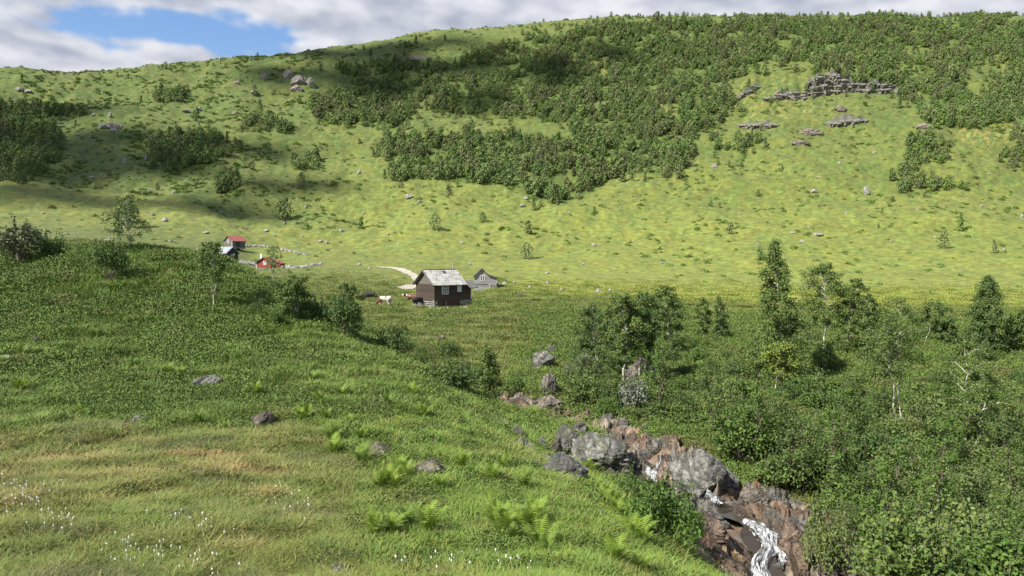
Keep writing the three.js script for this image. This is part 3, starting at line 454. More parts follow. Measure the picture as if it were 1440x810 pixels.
// the gully floor and walls: one sheet of fractured bedrock, each block at its own height and tilt with cracks between
function bedrock() {
  const cell = (x, z, f) => { const X = x * f, Z = z * f, i0 = Math.floor(X), j0 = Math.floor(Z); let a = 9, b = 9, id = 0, cx = 0, cz = 0; for (let i = i0 - 1; i <= i0 + 1; i++) for (let j = j0 - 1; j <= j0 + 1; j++) { const h = rngOf(i * 7349 + j * 9151 + 17), px = i + h(), pz = j + h(), q = Math.hypot(px - X, pz - Z); if (q < a) { b = a; a = q; id = h(); cx = X - px; cz = Z - pz; } else if (q < b) b = q; } return [id, b - a, cx / f, cz / f]; };
  const n1 = 360, n2w = 84, pos = [], col = [], uv = [], ok = [], idx = [], curve = new THREE.CatmullRomCurve3(BED.slice(1).map((p) => new THREE.Vector3(p[0], p[1], p[2])), false, 'catmullrom', 0.3);
  for (let k = 0; k <= n1; k++) { const t = k / n1, p = curve.getPoint(t), tg = curve.getTangent(t), l = Math.hypot(tg.x, tg.z) || 1; for (let j = 0; j <= n2w; j++) {
    const u = (j / n2w - 0.5) * 7.2, x = p.x - tg.z / l * u, z = p.z + tg.x / l * u, g0 = groundAt(x, z), rk = rockAt(x, z), q = bedAt(x, z)[0], wx = x + 0.25 * n2(x * 1.3, z * 1.3), wz = z * 0.62 + 0.25 * n2b(x * 1.3, z * 1.3);
    const A = cell(wx * 0.8 + wz * 0.5, wz - wx * 0.3, 1.05), B = cell(wx, wz, 2.9), tilt = (A[0] - 0.5) * 0.9;
    const lift = 0.4 * (A[0] - 0.35) + A[2] * tilt * 0.8 + A[3] * (((A[0] * 17) % 1) - 0.5) * 0.8 + 0.17 * (B[0] - 0.5) + B[2] * (B[0] - 0.5) * 0.9 - 0.2 * sstep(0.14, 0, A[1]) - 0.08 * sstep(0.14, 0, B[1]) + 0.03 * fbm3(x * 5, 0, z * 5, 3);
    const bedCut = sstep(0.75, 0.25, q), h = g0 + (rk > 0.2 ? 0.05 : 0) + lift * sstep(0.15, 0.6, rk) * (1 - 0.8 * bedCut) - 0.10 * bedCut - 0.35 * sstep(0.42, 0.2, rk);
    pos.push(x, h, z); uv.push(x + z * 0.3, z + h); ok.push(rk > 0.22);
    const gr = 0.5 + fbm3(x * 0.35, h * 0.5, z * 0.35, 3) + 0.35 * (A[0] - 0.5); let c = mix3([0.215, 0.135, 0.082], [0.20, 0.19, 0.168], sstep(0.42, 0.72, gr)); const v = 0.7 + 0.6 * B[0]; c = c.map((w) => w * v); c = mix3(c, [0.40, 0.30, 0.19], sstep(0.78, 0.95, B[0]) * 0.6); c = mix3(c, [0.07, 0.055, 0.04], bedCut * 0.85); col.push(...c);
  } }
  for (let k = 1; k <= n1; k++) for (let j = 1; j <= n2w; j++) { const w = n2w + 1, i = k * w + j; if (ok[i] || ok[i - 1] || ok[i - w] || ok[i - w - 1]) idx.push(i - w - 1, i - w, i, i - w - 1, i, i - 1); }
  const g = new THREE.BufferGeometry(); g.setAttribute('position', new THREE.Float32BufferAttribute(pos, 3)); g.setAttribute('color', new THREE.Float32BufferAttribute(col, 3)); g.setAttribute('uv', new THREE.Float32BufferAttribute(uv, 2)); g.setIndex(idx);
  structure('gully_bedrock', toCreasedNormals(g, 0.45), wetMat).userData.label = 'fractured rust-brown and grey bedrock lining the stream gully';
}
function buildRocks() {
  const G = { ...GREY };
  rockAtPx('boulder', 'speckled grey boulder with a flat top lying in the heath beside ferns', 290, 546, 54, 20, { ...G, ry: 0.2 }, 101);
  rockAtPx('boulder', 'pointed lichen-covered boulder among bilberry above the bog', 368, 600, 34, 25, { ...MIXED, rz: -0.25 }, 102);
  rockAtPx('rock', 'wedge-shaped dark rock half sunk in turf with a mossy back', 530, 644, 46, 20, { ...MIXED, moss: 0.7, rz: -0.1 }, 103);
  rockAtPx('rock', 'low brown rock with heather cap and fern in front', 603, 672, 50, 24, { ...MIXED, moss: 0.4 }, 104);
  rockAtPx('rock_slab', 'long tilted grey slab above the rounded bush by the gully', 792, 676, 66, 36, { ...G, rz: -0.32, ry: 0.5, layer: 1, planes: 9 }, 105);
  rockAtPx('rock_slab', 'flat pale slab lying flush in the grass above the tilted slab', 752, 660, 36, 12, { ...G, rz: -0.12, layer: 1 }, 106);
  rockAtPx('rock', 'narrow grey rock poking from grass beside the fern run', 836, 729, 14, 16, { ...G, rz: -0.7 }, 107);
  rockAtPx('rock', 'small dark stone on the bog near cotton grass', 104, 709, 26, 8, { ...MIXED, moss: 0.3, detail: 8 }, 108);
  rockAtPx('rock', 'small brown stone in the dry patch of the bog', 275, 667, 22, 8, { ...MIXED, detail: 8 }, 109);
  rockAtPx('rock', 'mossy hummock stone below the flat-topped boulder', 195, 596, 30, 12, { ...G, moss: 0.75, detail: 8 }, 110);
  rockAtPx('rock', 'lichened stone in the turf below the row of ferns', 722, 810, 24, 14, { ...MIXED, detail: 8 }, 111);
  rockAtPx('rock_slab', 'low broken slab in the turf under the gully edge', 792, 806, 52, 10, { ...G, layer: 1 }, 112);
  rockAtPx('rock', 'grey stone at the lower edge of the dry bog patch', 478, 811, 34, 14, { ...G, detail: 8 }, 113);
  rockAtPx('rock', 'brown stone in the heath on the knoll', 8, 507, 22, 10, { ...MIXED, detail: 8 }, 114);
  rockAtPx('rock', 'stone half hidden by turf above the brown stone row', 48, 480, 14, 7, { ...G, detail: 6 }, 115);
  rockAtPx('rock', 'stone between the two fern runs on the slope', 748, 772, 16, 12, { ...MIXED, detail: 8 }, 116);
  rockAtPx('rock', 'small red-brown stone at the lip of the gully by the bush', 917, 777, 18, 8, { ...RED, detail: 8 }, 117);
  // rock nose on the near side of the stream
  rockAtPx('rock_outcrop', 'large grey lichen-striped rock outcrop above the stream bend', 842, 672, 100, 58, { ...G, deep: 1.7, layer: 1, rz: -0.12, ry: 0.2, detail: 30, planes: 26, moss: 0.3, rough: 0.11, freq: 1.8 }, 120, 22);
  rockAtPx('rock_outcrop', 'rough grey outcrop shoulder with turf on its top', 800, 640, 66, 34, { ...G, deep: 1.3, layer: 1, rz: -0.15, detail: 18, moss: 0.5 }, 121, 22);
  rockAtPx('rock_outcrop', 'shattered grey-brown outcrop end dropping to the stream', 880, 690, 46, 50, { ...MIXED, deep: 1.1, layer: 1, detail: 18, rz: -0.3 }, 122, 22);
  for (const [k, [x, y, w, h]] of [[708, 604, 34, 16], [726, 620, 36, 20], [736, 638, 36, 20], [776, 642, 22, 28], [760, 634, 26, 20], [750, 616, 30, 14], [697, 592, 24, 12], [790, 618, 30, 20], [815, 610, 26, 16], [862, 640, 30, 24], [770, 655, 30, 14]].entries()) rockAtPx('rock', 'grey rock stepping up the grassy nose beside the outcrop', x, y, w, h, { ...(k % 3 ? G : MIXED), layer: 1, rz: -0.3, detail: 9, moss: 0.3 }, 130 + k, 20, 'rocks along the turf nose');
  // upper stream bank
  rockAtPx('boulder', 'pale angular boulder beside the upper stream', 766, 519, 36, 24, { ...G, rz: 0.1, spots: 0.95 }, 140, 34);
  rockAtPx('boulder', 'small pale boulder with a dark mossy cap behind the angular boulder', 776, 499, 18, 13, { ...G, moss: 0.4 }, 141, 34);
  rockAtPx('boulder', 'round dark grey boulder at the edge of the upper stream', 773, 556, 26, 28, { ...MIXED, c1: [0.2, 0.2, 0.2] }, 142, 34);
  rockAtPx('rock_outcrop', 'broad grey rock face behind the white-stemmed birch', 822, 531, 66, 32, { ...G, deep: 1.4, layer: 1, c1: [0.24, 0.23, 0.22], detail: 18 }, 143, 36);
  rockAtPx('rock_outcrop', 'dark rock face under the birches on the bank', 905, 540, 60, 34, { ...MIXED, deep: 1.3, c1: [0.2, 0.19, 0.18], detail: 16 }, 144, 36);
  rockAtPx('rock_slab', 'flat reddish bedrock slab beside the upper stream', 725, 582, 70, 22, { ...RED, deep: 1.5, layer: 1, detail: 16 }, 145, 34);
  rockAtPx('rock_slab', 'grey-red bedrock slab between the stream and the willows', 775, 585, 56, 24, { ...MIXED, deep: 1.2, layer: 1, detail: 16 }, 146, 34);
  rockAtPx('rock', 'orange-brown stone at the foot of the willows by the stream', 800, 586, 18, 9, { ...RED, detail: 9 }, 147, 33);
  rockAtPx('boulder', 'white boulder on the bank behind the twin-stemmed birch', 1278, 444, 26, 9, { ...G, c1: [0.55, 0.53, 0.48], c2: [0.45, 0.42, 0.37], spots: 1 }, 148, 50);
  rockAtPx('boulder', 'pale stone below the conical birch on the bank', 1393, 506, 18, 8, { ...MIXED, detail: 8 }, 149, 40);
  rockAtPx('boulder', 'dark boulder in the olive pasture below the hut', 620, 479, 15, 8, { ...MIXED, detail: 8 }, 150, 45);
  rockAtPx('boulder', 'moss-capped boulder in the pasture beyond the plank hut', 733, 419, 18, 6, { ...MIXED, moss: 0.6, detail: 7 }, 151, 80);
  // gully boulders
  const big = [[982, 698, 84, 70, 'huge grey boulder leaning over the stream with a rusty foot', { ...G, deep: 1.2, planes: 19, detail: 28, rz: -0.1, rough: 0.08, freq: 1.8 }], [948, 690, 40, 62, 'tan rock wall beside the huge grey boulder', { ...MIXED, c1: [0.36, 0.25, 0.18], deep: 0.8, layer: 1, detail: 18 }], [1022, 816, 66, 62, 'broad red-brown rock hump left dry beside the waterfall', { ...RED, deep: 1.1, planes: 15, detail: 24, rz: 0.2, layer: 1 }], [998, 758, 66, 40, 'dark red ribbed rock above the dry hump', { ...RED, c1: [0.22, 0.14, 0.11], deep: 0.8, layer: 1, detail: 20, rz: 0.2 }], [1040, 738, 52, 36, 'brown rock split by the middle cascade', { ...RED, deep: 0.8, layer: 1, detail: 18 }], [1120, 775, 66, 46, 'flat-topped brown rock across the waterfall', { ...RED, c1: [0.28, 0.19, 0.15], deep: 0.9, layer: 1, detail: 20 }], [1135, 800, 54, 40, 'reddish rock below the flat-topped rock', { ...RED, deep: 0.8, detail: 18 }], [1065, 712, 56, 42, 'grey broken rock at the gully side under the willows', { ...MIXED, deep: 0.8, layer: 1, detail: 18 }], [1025, 690, 36, 34, 'upright grey stone behind the huge boulder', { ...G, deep: 0.6, detail: 14 }], [1095, 740, 40, 30, 'grey-brown ledge above the waterfall lip', { ...MIXED, deep: 0.7, layer: 1, detail: 16 }], [1185, 800, 60, 40, 'rusty rock under the willow bush at the gully mouth', { ...RED, deep: 0.9, detail: 18 }], [1215, 822, 60, 36, 'rust-brown block outermost in the gully mouth', { ...MIXED, deep: 0.9, detail: 16 }], [985, 815, 40, 30, 'brown rock at the gully edge under the bush', { ...RED, deep: 0.6, detail: 14 }], [895, 625, 30, 22, 'tan ledge at the head of the upper cascade', { ...RED, c1: [0.4, 0.25, 0.16], deep: 0.5, layer: 1, detail: 14 }], [945, 625, 46, 16, 'orange flat ledge across the stream above the upper cascade', { ...RED, c1: [0.42, 0.26, 0.17], deep: 0.6, layer: 1, detail: 14 }], [1148, 760, 40, 34, 'brown broken rock under the overhanging willow', { ...RED, deep: 0.6, detail: 14 }], [1092, 706, 30, 28, 'pale fractured rock in the fern shade above the ledge', { ...G, deep: 0.5, detail: 14, layer: 1 }]];
  big.forEach(([x, y, w, h, label, o], k) => rockAtPx(k === 0 ? 'boulder' : 'gully_rock', label, x, y, w, h, { ...o, sink: k ? 0.3 : 0.15 }, 200 + k, 16, null, k ? wetMat : rockMat));
  bedrock();
  const R = rngOf(77), small = { n: 0 };
  for (let k = 0; k < 400 && small.n < 90; k++) { // loose stones along the stream
    const i = 3.5 + R() * 9.5, a = BED[Math.floor(i)], b = BED[Math.floor(i) + 1], t = i % 1, x = lerp(a[0], b[0], t) + (R() + R() - 1) * 2.6, z = lerp(a[2], b[2], t) + (R() + R() - 1) * 2.2, q = bedAt(x, z)[0];
    if (q < 0.28 || rockAt(x, z) < 0.3) continue; small.n++;
    const s = 0.12 + 0.3 * R() * R() + 0.06 * R(), mesh = new THREE.Mesh(STONES[k % STONES.length], k % 2 ? wetMat : rockMat);
    mesh.position.set(x, groundAt(x, z) - s * 0.05, z); mesh.rotation.y = R() * 6; mesh.scale.set(s, s * (0.6 + 0.5 * R()), s * (0.7 + 0.5 * R()));
    put(mesh, 'stream_stone'); tag(mesh, `loose ${k % 8 > 3 ? 'grey' : k % 2 ? 'red-brown' : 'grey-brown'} stone in the gully ${i < 6 ? 'above the upper cascade' : i < 9.5 ? 'beside the huge grey boulder' : 'beside the main waterfall'}`, 'stone', 'loose stones in the gully');
  }
  // scattered field stones on the pasture and the fell
  const spots = [[650, 342, 8, 5], [735, 290, 14, 5], [575, 278, 18, 8], [590, 285, 12, 6], [842, 411, 14, 7], [858, 409, 10, 5], [770, 399, 10, 5], [745, 404, 8, 4], [790, 408, 8, 4], [710, 400, 12, 6], [700, 402, 10, 6], [722, 398, 7, 4], [835, 345, 12, 4], [1137, 320, 7, 4], [1115, 328, 14, 4], [1150, 331, 22, 4], [1128, 341, 12, 4], [1218, 272, 16, 14], [1145, 270, 16, 6], [1412, 352, 8, 5], [1437, 306, 8, 6], [1253, 340, 6, 3], [1315, 334, 6, 3], [430, 292, 7, 4], [400, 315, 8, 4], [460, 342, 12, 5], [375, 325, 14, 4], [345, 322, 12, 4], [290, 328, 14, 4], [425, 333, 7, 4], [385, 331, 10, 3], [215, 303, 14, 5], [232, 311, 12, 8], [245, 272, 10, 6], [208, 270, 8, 4], [125, 341, 14, 4], [152, 340, 14, 7], [357, 131, 18, 5], [262, 157, 18, 5], [280, 155, 10, 6], [160, 185, 16, 8], [155, 165, 8, 10], [132, 163, 10, 5], [145, 180, 16, 8], [175, 230, 8, 10], [28, 128, 18, 8], [40, 130, 16, 6], [110, 190, 10, 3], [130, 250, 8, 4], [148, 249, 8, 3], [315, 252, 8, 5], [205, 225, 6, 14], [330, 160, 8, 6], [505, 245, 10, 8], [512, 300, 8, 4], [545, 330, 8, 3], [480, 325, 10, 4], [505, 372, 10, 4], [520, 378, 8, 4], [450, 340, 12, 4], [560, 345, 6, 3], [740, 280, 10, 5], [640, 300, 6, 3], [700, 310, 7, 3], [800, 300, 7, 3], [900, 310, 7, 3], [960, 330, 6, 3], [1040, 300, 6, 3], [1065, 345, 7, 3], [1000, 345, 7, 3], [1190, 300, 7, 3], [1290, 295, 7, 3], [1380, 290, 7, 3], [1350, 380, 6, 3], [1180, 230, 8, 4], [1100, 235, 6, 3], [1230, 215, 8, 3], [1390, 245, 7, 3], [1150, 250, 8, 3], [95, 330, 10, 4], [60, 300, 8, 3], [310, 300, 10, 4], [270, 310, 8, 4], [240, 340, 10, 4], [890, 340, 8, 3], [930, 370, 8, 3], [820, 372, 8, 3], [770, 385, 10, 4], [660, 372, 8, 4]];
  spots.forEach(([x, y, w, h], k) => { const p = hit(x, y, 62), d = -p[2], mesh = new THREE.Mesh(STONES[(k * 3 + 1) % 4 + 4], fieldMat); const sx = w * d / F / 2 * 0.72; mesh.scale.set(sx, Math.max(sx * 0.55, h * d / F * 0.75), sx); mesh.position.set(p[0], p[1] - 0.05, p[2]); mesh.rotation.y = k * 1.7; put(mesh, 'field_boulder'); tag(mesh, `${w > 11 ? 'broad' : w > 7 ? 'middling' : 'small'} pale grey boulder ${y < 200 ? (x < 500 ? 'high on the open flank of the fell' : 'high on the sunny pasture under the cliff') : x < 300 ? 'on the grassy slope behind the knoll' : x < 480 ? 'on the slope above the upper huts' : x < 690 ? 'on the pasture behind the plank hut' : x < 880 ? 'on the pasture beyond the grey board hut' : 'on the bright meadow slope behind the birches'}`, 'boulder', 'boulders scattered over the pasture'); clearOf.push([p[0], p[2], sx]); });
}
const STONES = [...[0, 1, 2, 3].map((k) => rockGeo(300 + k, 5, { ...(k % 2 ? RED : MIXED), sx: 1, sy: 0.75, sz: 0.9 })), ...[4, 5, 6, 7].map((k) => rockGeo(300 + k, 4, { ...GREY, c1: [0.27, 0.265, 0.245], spot: [0.36, 0.355, 0.33], sx: 1, sy: 0.8, sz: 0.9 }))];
const fieldMat = new THREE.MeshStandardMaterial({ vertexColors: true, roughness: 0.92 });

// ------------------------------------------------------------------ dark cliff bands high on the mountain
function buildCliffs() {
  // each cliff: angular blocks bedded into the scarp, their tops leaning out over their feet
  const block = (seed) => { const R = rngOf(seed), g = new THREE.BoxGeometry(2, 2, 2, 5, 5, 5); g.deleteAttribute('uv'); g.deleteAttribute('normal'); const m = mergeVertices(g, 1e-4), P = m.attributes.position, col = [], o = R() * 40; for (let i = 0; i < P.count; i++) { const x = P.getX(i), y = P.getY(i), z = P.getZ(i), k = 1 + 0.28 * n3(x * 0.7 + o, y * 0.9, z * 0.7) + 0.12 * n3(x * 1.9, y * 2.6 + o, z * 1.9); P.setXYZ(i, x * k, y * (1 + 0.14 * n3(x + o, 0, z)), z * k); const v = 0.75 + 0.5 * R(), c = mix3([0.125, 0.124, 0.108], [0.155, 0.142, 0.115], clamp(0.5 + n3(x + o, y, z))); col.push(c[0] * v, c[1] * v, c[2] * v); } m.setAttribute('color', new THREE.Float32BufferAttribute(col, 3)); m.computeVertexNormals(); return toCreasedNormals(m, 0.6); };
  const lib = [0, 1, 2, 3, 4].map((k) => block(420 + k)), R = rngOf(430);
  const names = ['tall overhanging dark cliff below the birch wood with a long band beside it', 'overhanging ledge beside the tall cliff', 'slanting rock rib at the wood edge', 'brown rock slab bare in the steep pasture', 'humped rock step in the pasture below the cliff'];
  SCARPS.forEach((S, si) => { const g = new THREE.Group(), mid = S[Math.floor(S.length / 2)], c = hit(mid[0], mid[1], 250), m = -c[2] / F; g.position.set(...c);
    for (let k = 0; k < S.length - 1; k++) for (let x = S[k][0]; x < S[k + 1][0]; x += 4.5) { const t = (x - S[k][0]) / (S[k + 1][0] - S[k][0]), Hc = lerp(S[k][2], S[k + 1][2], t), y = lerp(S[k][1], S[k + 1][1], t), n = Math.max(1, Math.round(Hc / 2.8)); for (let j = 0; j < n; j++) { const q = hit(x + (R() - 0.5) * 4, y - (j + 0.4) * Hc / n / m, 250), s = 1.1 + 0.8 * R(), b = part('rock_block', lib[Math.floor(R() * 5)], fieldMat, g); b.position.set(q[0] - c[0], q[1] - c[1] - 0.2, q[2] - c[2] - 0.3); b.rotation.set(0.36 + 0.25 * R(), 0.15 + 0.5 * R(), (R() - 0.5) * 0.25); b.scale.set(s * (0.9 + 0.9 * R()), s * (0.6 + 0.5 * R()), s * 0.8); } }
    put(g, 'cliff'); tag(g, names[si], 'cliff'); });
  [[1140, 190, 36, 10, 'low brown rock step below the humped rock step'], [1300, 180, 26, 8, 'brown rock step at the wood edge'], [1128, 203, 30, 6, 'thin rock ledge lowest in the steep pasture'], [1184, 156, 22, 8, 'small rock knuckle right under the cliff']].forEach(([x, y, w, h, label], i) => rockAtPx('crag', label, x, y, w, h, { c1: [0.15, 0.125, 0.1], c2: [0.19, 0.16, 0.125], spot: [0.26, 0.23, 0.18], deep: h * 0.3, detail: 8, rough: 0.16, layer: 1 }, 450 + i, 150, null, fieldMat));
  const PINK = { c1: [0.27, 0.225, 0.195], c2: [0.17, 0.135, 0.11], rough: 0.14, layer: 1 };
  [[420, 118, 26, 14, 'pinkish rock knoll high on the shoulder of the mountain'], [404, 108, 16, 12, 'upper pinkish crag above the rock knoll'], [417, 128, 20, 10, 'lower pinkish slab below the rock knoll'], [438, 122, 14, 12, 'grey crag beside the pinkish knoll'], [372, 110, 12, 8, 'small crag standing apart from the pinkish knoll'], [332, 118, 12, 5, 'low ledge on the open shoulder'], [590, 84, 30, 6, 'rust-coloured ledge in the scrub under the summit'], [160, 182, 24, 12, 'tan eroded scar of rock on the grassy flank'], [1005, 236, 10, 6, 'small dark rock at the foot of the wood']].forEach(([x, y, w, h, label], i) => rockAtPx('crag', label, x, y, w, h, { ...PINK, ...(i === 3 ? GREY : {}), deep: h * 0.3, detail: 10 }, 440 + i, 150, null, fieldMat));
}

// ------------------------------------------------------------------ stream and falls
function buildWater() {
  const curve = new THREE.CatmullRomCurve3(BED.map((p) => new THREE.Vector3(p[0], p[1] + 0.04, p[2])), false, 'catmullrom', 0.3), n = 150, pos = [], idx = [], uv = [];
  const pts = curve.getPoints(n);
  for (let k = 0; k <= n; k++) { const p = pts[k], a = pts[Math.max(0, k - 1)], b = pts[Math.min(n, k + 1)], t = new THREE.Vector3(b.x - a.x, 0, b.z - a.z).normalize(), w = 0.42 + 0.14 * Math.sin(k * 0.4) + (k < 55 ? 0.25 : 0); for (let j = 0; j < 5; j++) { const u = (j - 2) / 2 * w; pos.push(p.x - t.z * u, p.y + 0.02 * n2(k * 0.5, j * 1.3), p.z + t.x * u); uv.push(u, k * 0.2); if (k && j) { const i = k * 5 + j; idx.push(i - 6, i - 5, i, i - 6, i, i - 1); } } }
  const g = new THREE.BufferGeometry(); g.setAttribute('position', new THREE.Float32BufferAttribute(pos, 3)); g.setAttribute('uv', new THREE.Float32BufferAttribute(uv, 2)); g.setIndex(idx); g.computeVertexNormals();
  structure('stream_water', g, new THREE.MeshPhysicalMaterial({ color: new THREE.Color().setRGB(0.035, 0.028, 0.02), roughness: 0.12, specularIntensity: 1, bumpMap: swardBump, bumpScale: 0.03 })).userData.label = 'dark peaty stream water running between the rocks';
  // white water: layered sheets of foam with ragged gaps along the flow
  const fN = tileNoise(256, 7, 4, 21, 1, 0.3), fN2 = tileNoise(256, 20, 3, 22, 1, 0.35), foamAlpha = texOf(256, (i) => { const v = sstep(0.36, 0.66, 0.6 * fN[i] + 0.4 * fN2[i]); return [v, v, v]; }), foamTone = texOf(256, (i) => { const v = 0.7 + 0.6 * (fN2[i] - 0.3); return [v, v, v]; }, true);
  const foam = new THREE.MeshPhysicalMaterial({ color: new THREE.Color().setRGB(0.74, 0.77, 0.80), roughness: 1, specularIntensity: 0.2, map: foamTone, alphaMap: foamAlpha, transparent: true, side: THREE.DoubleSide });
  const fall = (label, path, layers, width, seed) => {
    const c = new THREE.CatmullRomCurve3(path.map((p) => { const a = at(...p); return new THREE.Vector3(a[0], Math.max(a[1], groundAt(a[0], a[2]) + 0.06), a[2]); })), pos = [], uv = [], idx = [], m = 40, w = 9;
    for (let s = 0; s < layers; s++) for (let k = 0; k <= m; k++) { const t = k / m, p = c.getPoint(t), tg = c.getTangent(t), l = Math.hypot(tg.x, tg.z) || 1, wid = width * (0.26 + 0.3 * t + 0.16 * n2(t * 5, seed + s)) * (1 - s * 0.08), off = width * (s ? 0.55 * n2(t * 2.2 + 3, seed * 3 + s * 5) * sstep(0, 0.25, t) : 0.1 * n2(t * 3, seed)); for (let j = 0; j < w; j++) { const u = (j / (w - 1) - 0.5) * (1 + (j === 0 || j === w - 1 ? 0.5 * n2(t * 24, j + seed + s * 3) : 0)), bulge = 0.10 * Math.cos(u * 3.1) + 0.045 * n3(t * 9, j * 0.6, seed + s * 7); pos.push(p.x + u * wid + off, p.y + bulge + s * 0.02, p.z + 0.05 * n3(t * 7, j * 0.5, seed + 3 + s * 5) + s * 0.03); uv.push(u * wid / 0.55 + s * 0.37 + seed * 0.21, t * c.getLength() / 0.9 + s * 0.5); if (k && j) { const i = s * (m + 1) * w + k * w + j; idx.push(i - w - 1, i - w, i, i - w - 1, i, i - 1); } } }
    const g = new THREE.BufferGeometry(); g.setAttribute('position', new THREE.Float32BufferAttribute(pos, 3)); g.setAttribute('uv', new THREE.Float32BufferAttribute(uv, 2)); g.setIndex(idx); g.computeVertexNormals();
    const mesh = new THREE.Mesh(g, foam); put(mesh, 'waterfall'); mesh.userData = { kind: 'structure', label };
  };
  fall('main white waterfall spilling over the red rock', [[1046, 735, 22.4], [1062, 742, 22.1], [1074, 752, 21.8], [1080, 768, 21.4], [1070, 786, 21.0], [1066, 806, 20.6], [1072, 826, 20.2]], 5, 0.46, 1);
  fall('thin side trickle beside the main waterfall', [[1078, 748, 21.8], [1090, 760, 21.5], [1096, 776, 21.2], [1104, 795, 20.8]], 3, 0.3, 2);
  fall('short middle cascade between two rocks', [[994, 694, 24.0], [1000, 702, 23.8], [1006, 710, 23.6]], 4, 0.36, 3);
  fall('forked upper cascade below the orange ledge', [[905, 654, 27.2], [908, 662, 27.0], [916, 668, 26.7], [920, 680, 26.2]], 4, 0.32, 4);
  fall('thin white spill joining the upper cascade', [[929, 642, 27.3], [928, 654, 27.0], [921, 664, 26.8]], 2, 0.18, 5);
}

// ------------------------------------------------------------------ trees and bushes
function plant(name, label, category, geos, mats, p, scale = 1, turn = 0, group, sy = 1) {
  const o = new THREE.Group(); part(name.includes('tree') || name.includes('birch') ? 'trunk' : 'stems', geos.wood, mats[0], o); part(name.includes('tree') || name.includes('birch') ? 'crown' : 'foliage', geos.crown, mats[1], o);
  o.position.set(p[0], p[1] - 0.06, p[2]); o.rotation.y = turn; o.scale.set(scale, scale * sy, scale); put(o, name); tag(o, label, category, group); return o;
}
function tree(label, px, py, top, from, o, mat, seed, group) { // py: foot, top: its tip
  const p = hit(px, py, from), d = -p[2], Hm = (py - top) * d / F; clearOf.push([p[0], p[2], 0.2]);
  return plant('birch_tree', label, 'birch', birch(seed, { H: Hm, R: Hm * (o.wide ?? 0.2), leaf: o.leaf ?? 0.058, ...o }), [o.bark || M.bark, mat], p, 1, 0, group);
}
function buildTrees() {
  tree('tallest conical birch on the stream bank with a visible pale stem', 1092, 540, 337, 30, { shape: 'cone', wide: 0.24, leaves: 18810, limbs: 70, clear: 0.05, up: 0.4, spread: 0.26, leaf: 0.06 }, M.birchLeaf, 1);
  tree('airy birch with a bare pale lower stem beside the leaning birch', 1160, 500, 371, 34, { shape: 'oval', wide: 0.24, leaves: 6905, limbs: 44, clear: 0.3, spread: 0.22 }, M.birchLeaf, 2);
  tree('slender birch with a curved leaning stem', 1186, 502, 392, 34, { shape: 'oval', wide: 0.17, leaves: 4812, limbs: 36, clear: 0.3, leanX: 0.16, bow: 0.1 }, M.birchLeaf, 3);
  tree('dense dark conical birch standing alone on the bank', 1384, 500, 387, 34, { shape: 'cone', wide: 0.3, leaves: 15777, limbs: 64, clear: 0.1, up: 0.45, spread: 0.24, girth: 0.018 }, M.birchDark, 4);
  tree('tall thin twin-stemmed birch with long bare white stems', 1266, 608, 418, 24, { shape: 'oval', wide: 0.16, leaves: 7950, limbs: 40, clear: 0.5, stems: 2, lean: 0.03, bow: 0.07, girth: 0.009, leaf: 0.036, spread: 0.26 }, M.birchLeaf, 5);
  tree('thin sparse birch rising out of the willow thicket', 1358, 650, 478, 22, { shape: 'oval', wide: 0.2, leaves: 8180, limbs: 40, clear: 0.3, bow: 0.1, leaf: 0.036, stems: 2 }, M.birchLeaf, 6);
  tree('white-stemmed birch in front of the grey rock face', 873, 548, 415, 30, { shape: 'oval', wide: 0.24, leaves: 6905, limbs: 44, clear: 0.35, up: 0.6 }, M.birchLeaf, 7);
  tree('second white-stemmed birch beside the rock face', 899, 545, 412, 30, { shape: 'oval', wide: 0.2, leaves: 5649, limbs: 40, clear: 0.4, leanX: 0.04 }, M.birchDark, 8);
  tree('small yellow-green birch with a leaning white stem', 1088, 560, 484, 28, { shape: 'bush', wide: 0.34, leaves: 3138, limbs: 26, clear: 0.4, leanX: 0.15, leaf: 0.06 }, M.birchLime, 9);
  tree('rounded birch behind the white-stemmed pair', 940, 505, 403, 36, { shape: 'oval', wide: 0.26, leaves: 6277, clear: 0.12 }, M.birchLeaf, 10);
  tree('small pointed birch at the foot of the tall conical birch', 1013, 480, 416, 36, { shape: 'cone', wide: 0.24, leaves: 3557, limbs: 30, clear: 0.1 }, M.birchDark, 11);
  tree('narrow young birch near the pasture edge', 988, 478, 418, 36, { shape: 'oval', wide: 0.2, leaves: 2511, limbs: 24, clear: 0.15 }, M.birchLeaf, 12);
  tree('young conical birch alone by the upper stream', 690, 566, 486, 34, { shape: 'cone', wide: 0.28, leaves: 6277, limbs: 44, clear: 0.04, leaf: 0.05, up: 0.6 }, M.birchLeaf, 13);
  tree('small leaning birch beside the white boulder', 1300, 485, 425, 34, { shape: 'oval', wide: 0.26, leaves: 2301, limbs: 22, clear: 0.35, leanX: 0.25 }, M.birchLeaf, 14);
  tree('bushy birch next to the lone conical birch', 1428, 498, 436, 34, { shape: 'bush', wide: 0.24, leaves: 5022, clear: 0.12, stems: 2 }, M.birchLeaf, 15);
  tree('narrow birch between the leaning birch and the twin stems', 1222, 506, 412, 34, { shape: 'oval', wide: 0.17, leaves: 6696, clear: 0.1, stems: 2 }, M.birchDark, 16);
  tree('round birch behind the leaning birch', 1242, 488, 432, 36, { shape: 'oval', wide: 0.24, leaves: 5022, clear: 0.12 }, M.birchLeaf, 17);
  tree('round-headed birch in front of the broad rock face', 838, 520, 430, 36, { shape: 'bush', wide: 0.3, leaves: 5440, clear: 0.12, stems: 2 }, M.birchDark, 18);
  tree('low birch at the dry end of the bank', 1332, 490, 448, 34, { shape: 'bush', wide: 0.26, leaves: 3348, clear: 0.1, stems: 2 }, M.birchDark, 19);
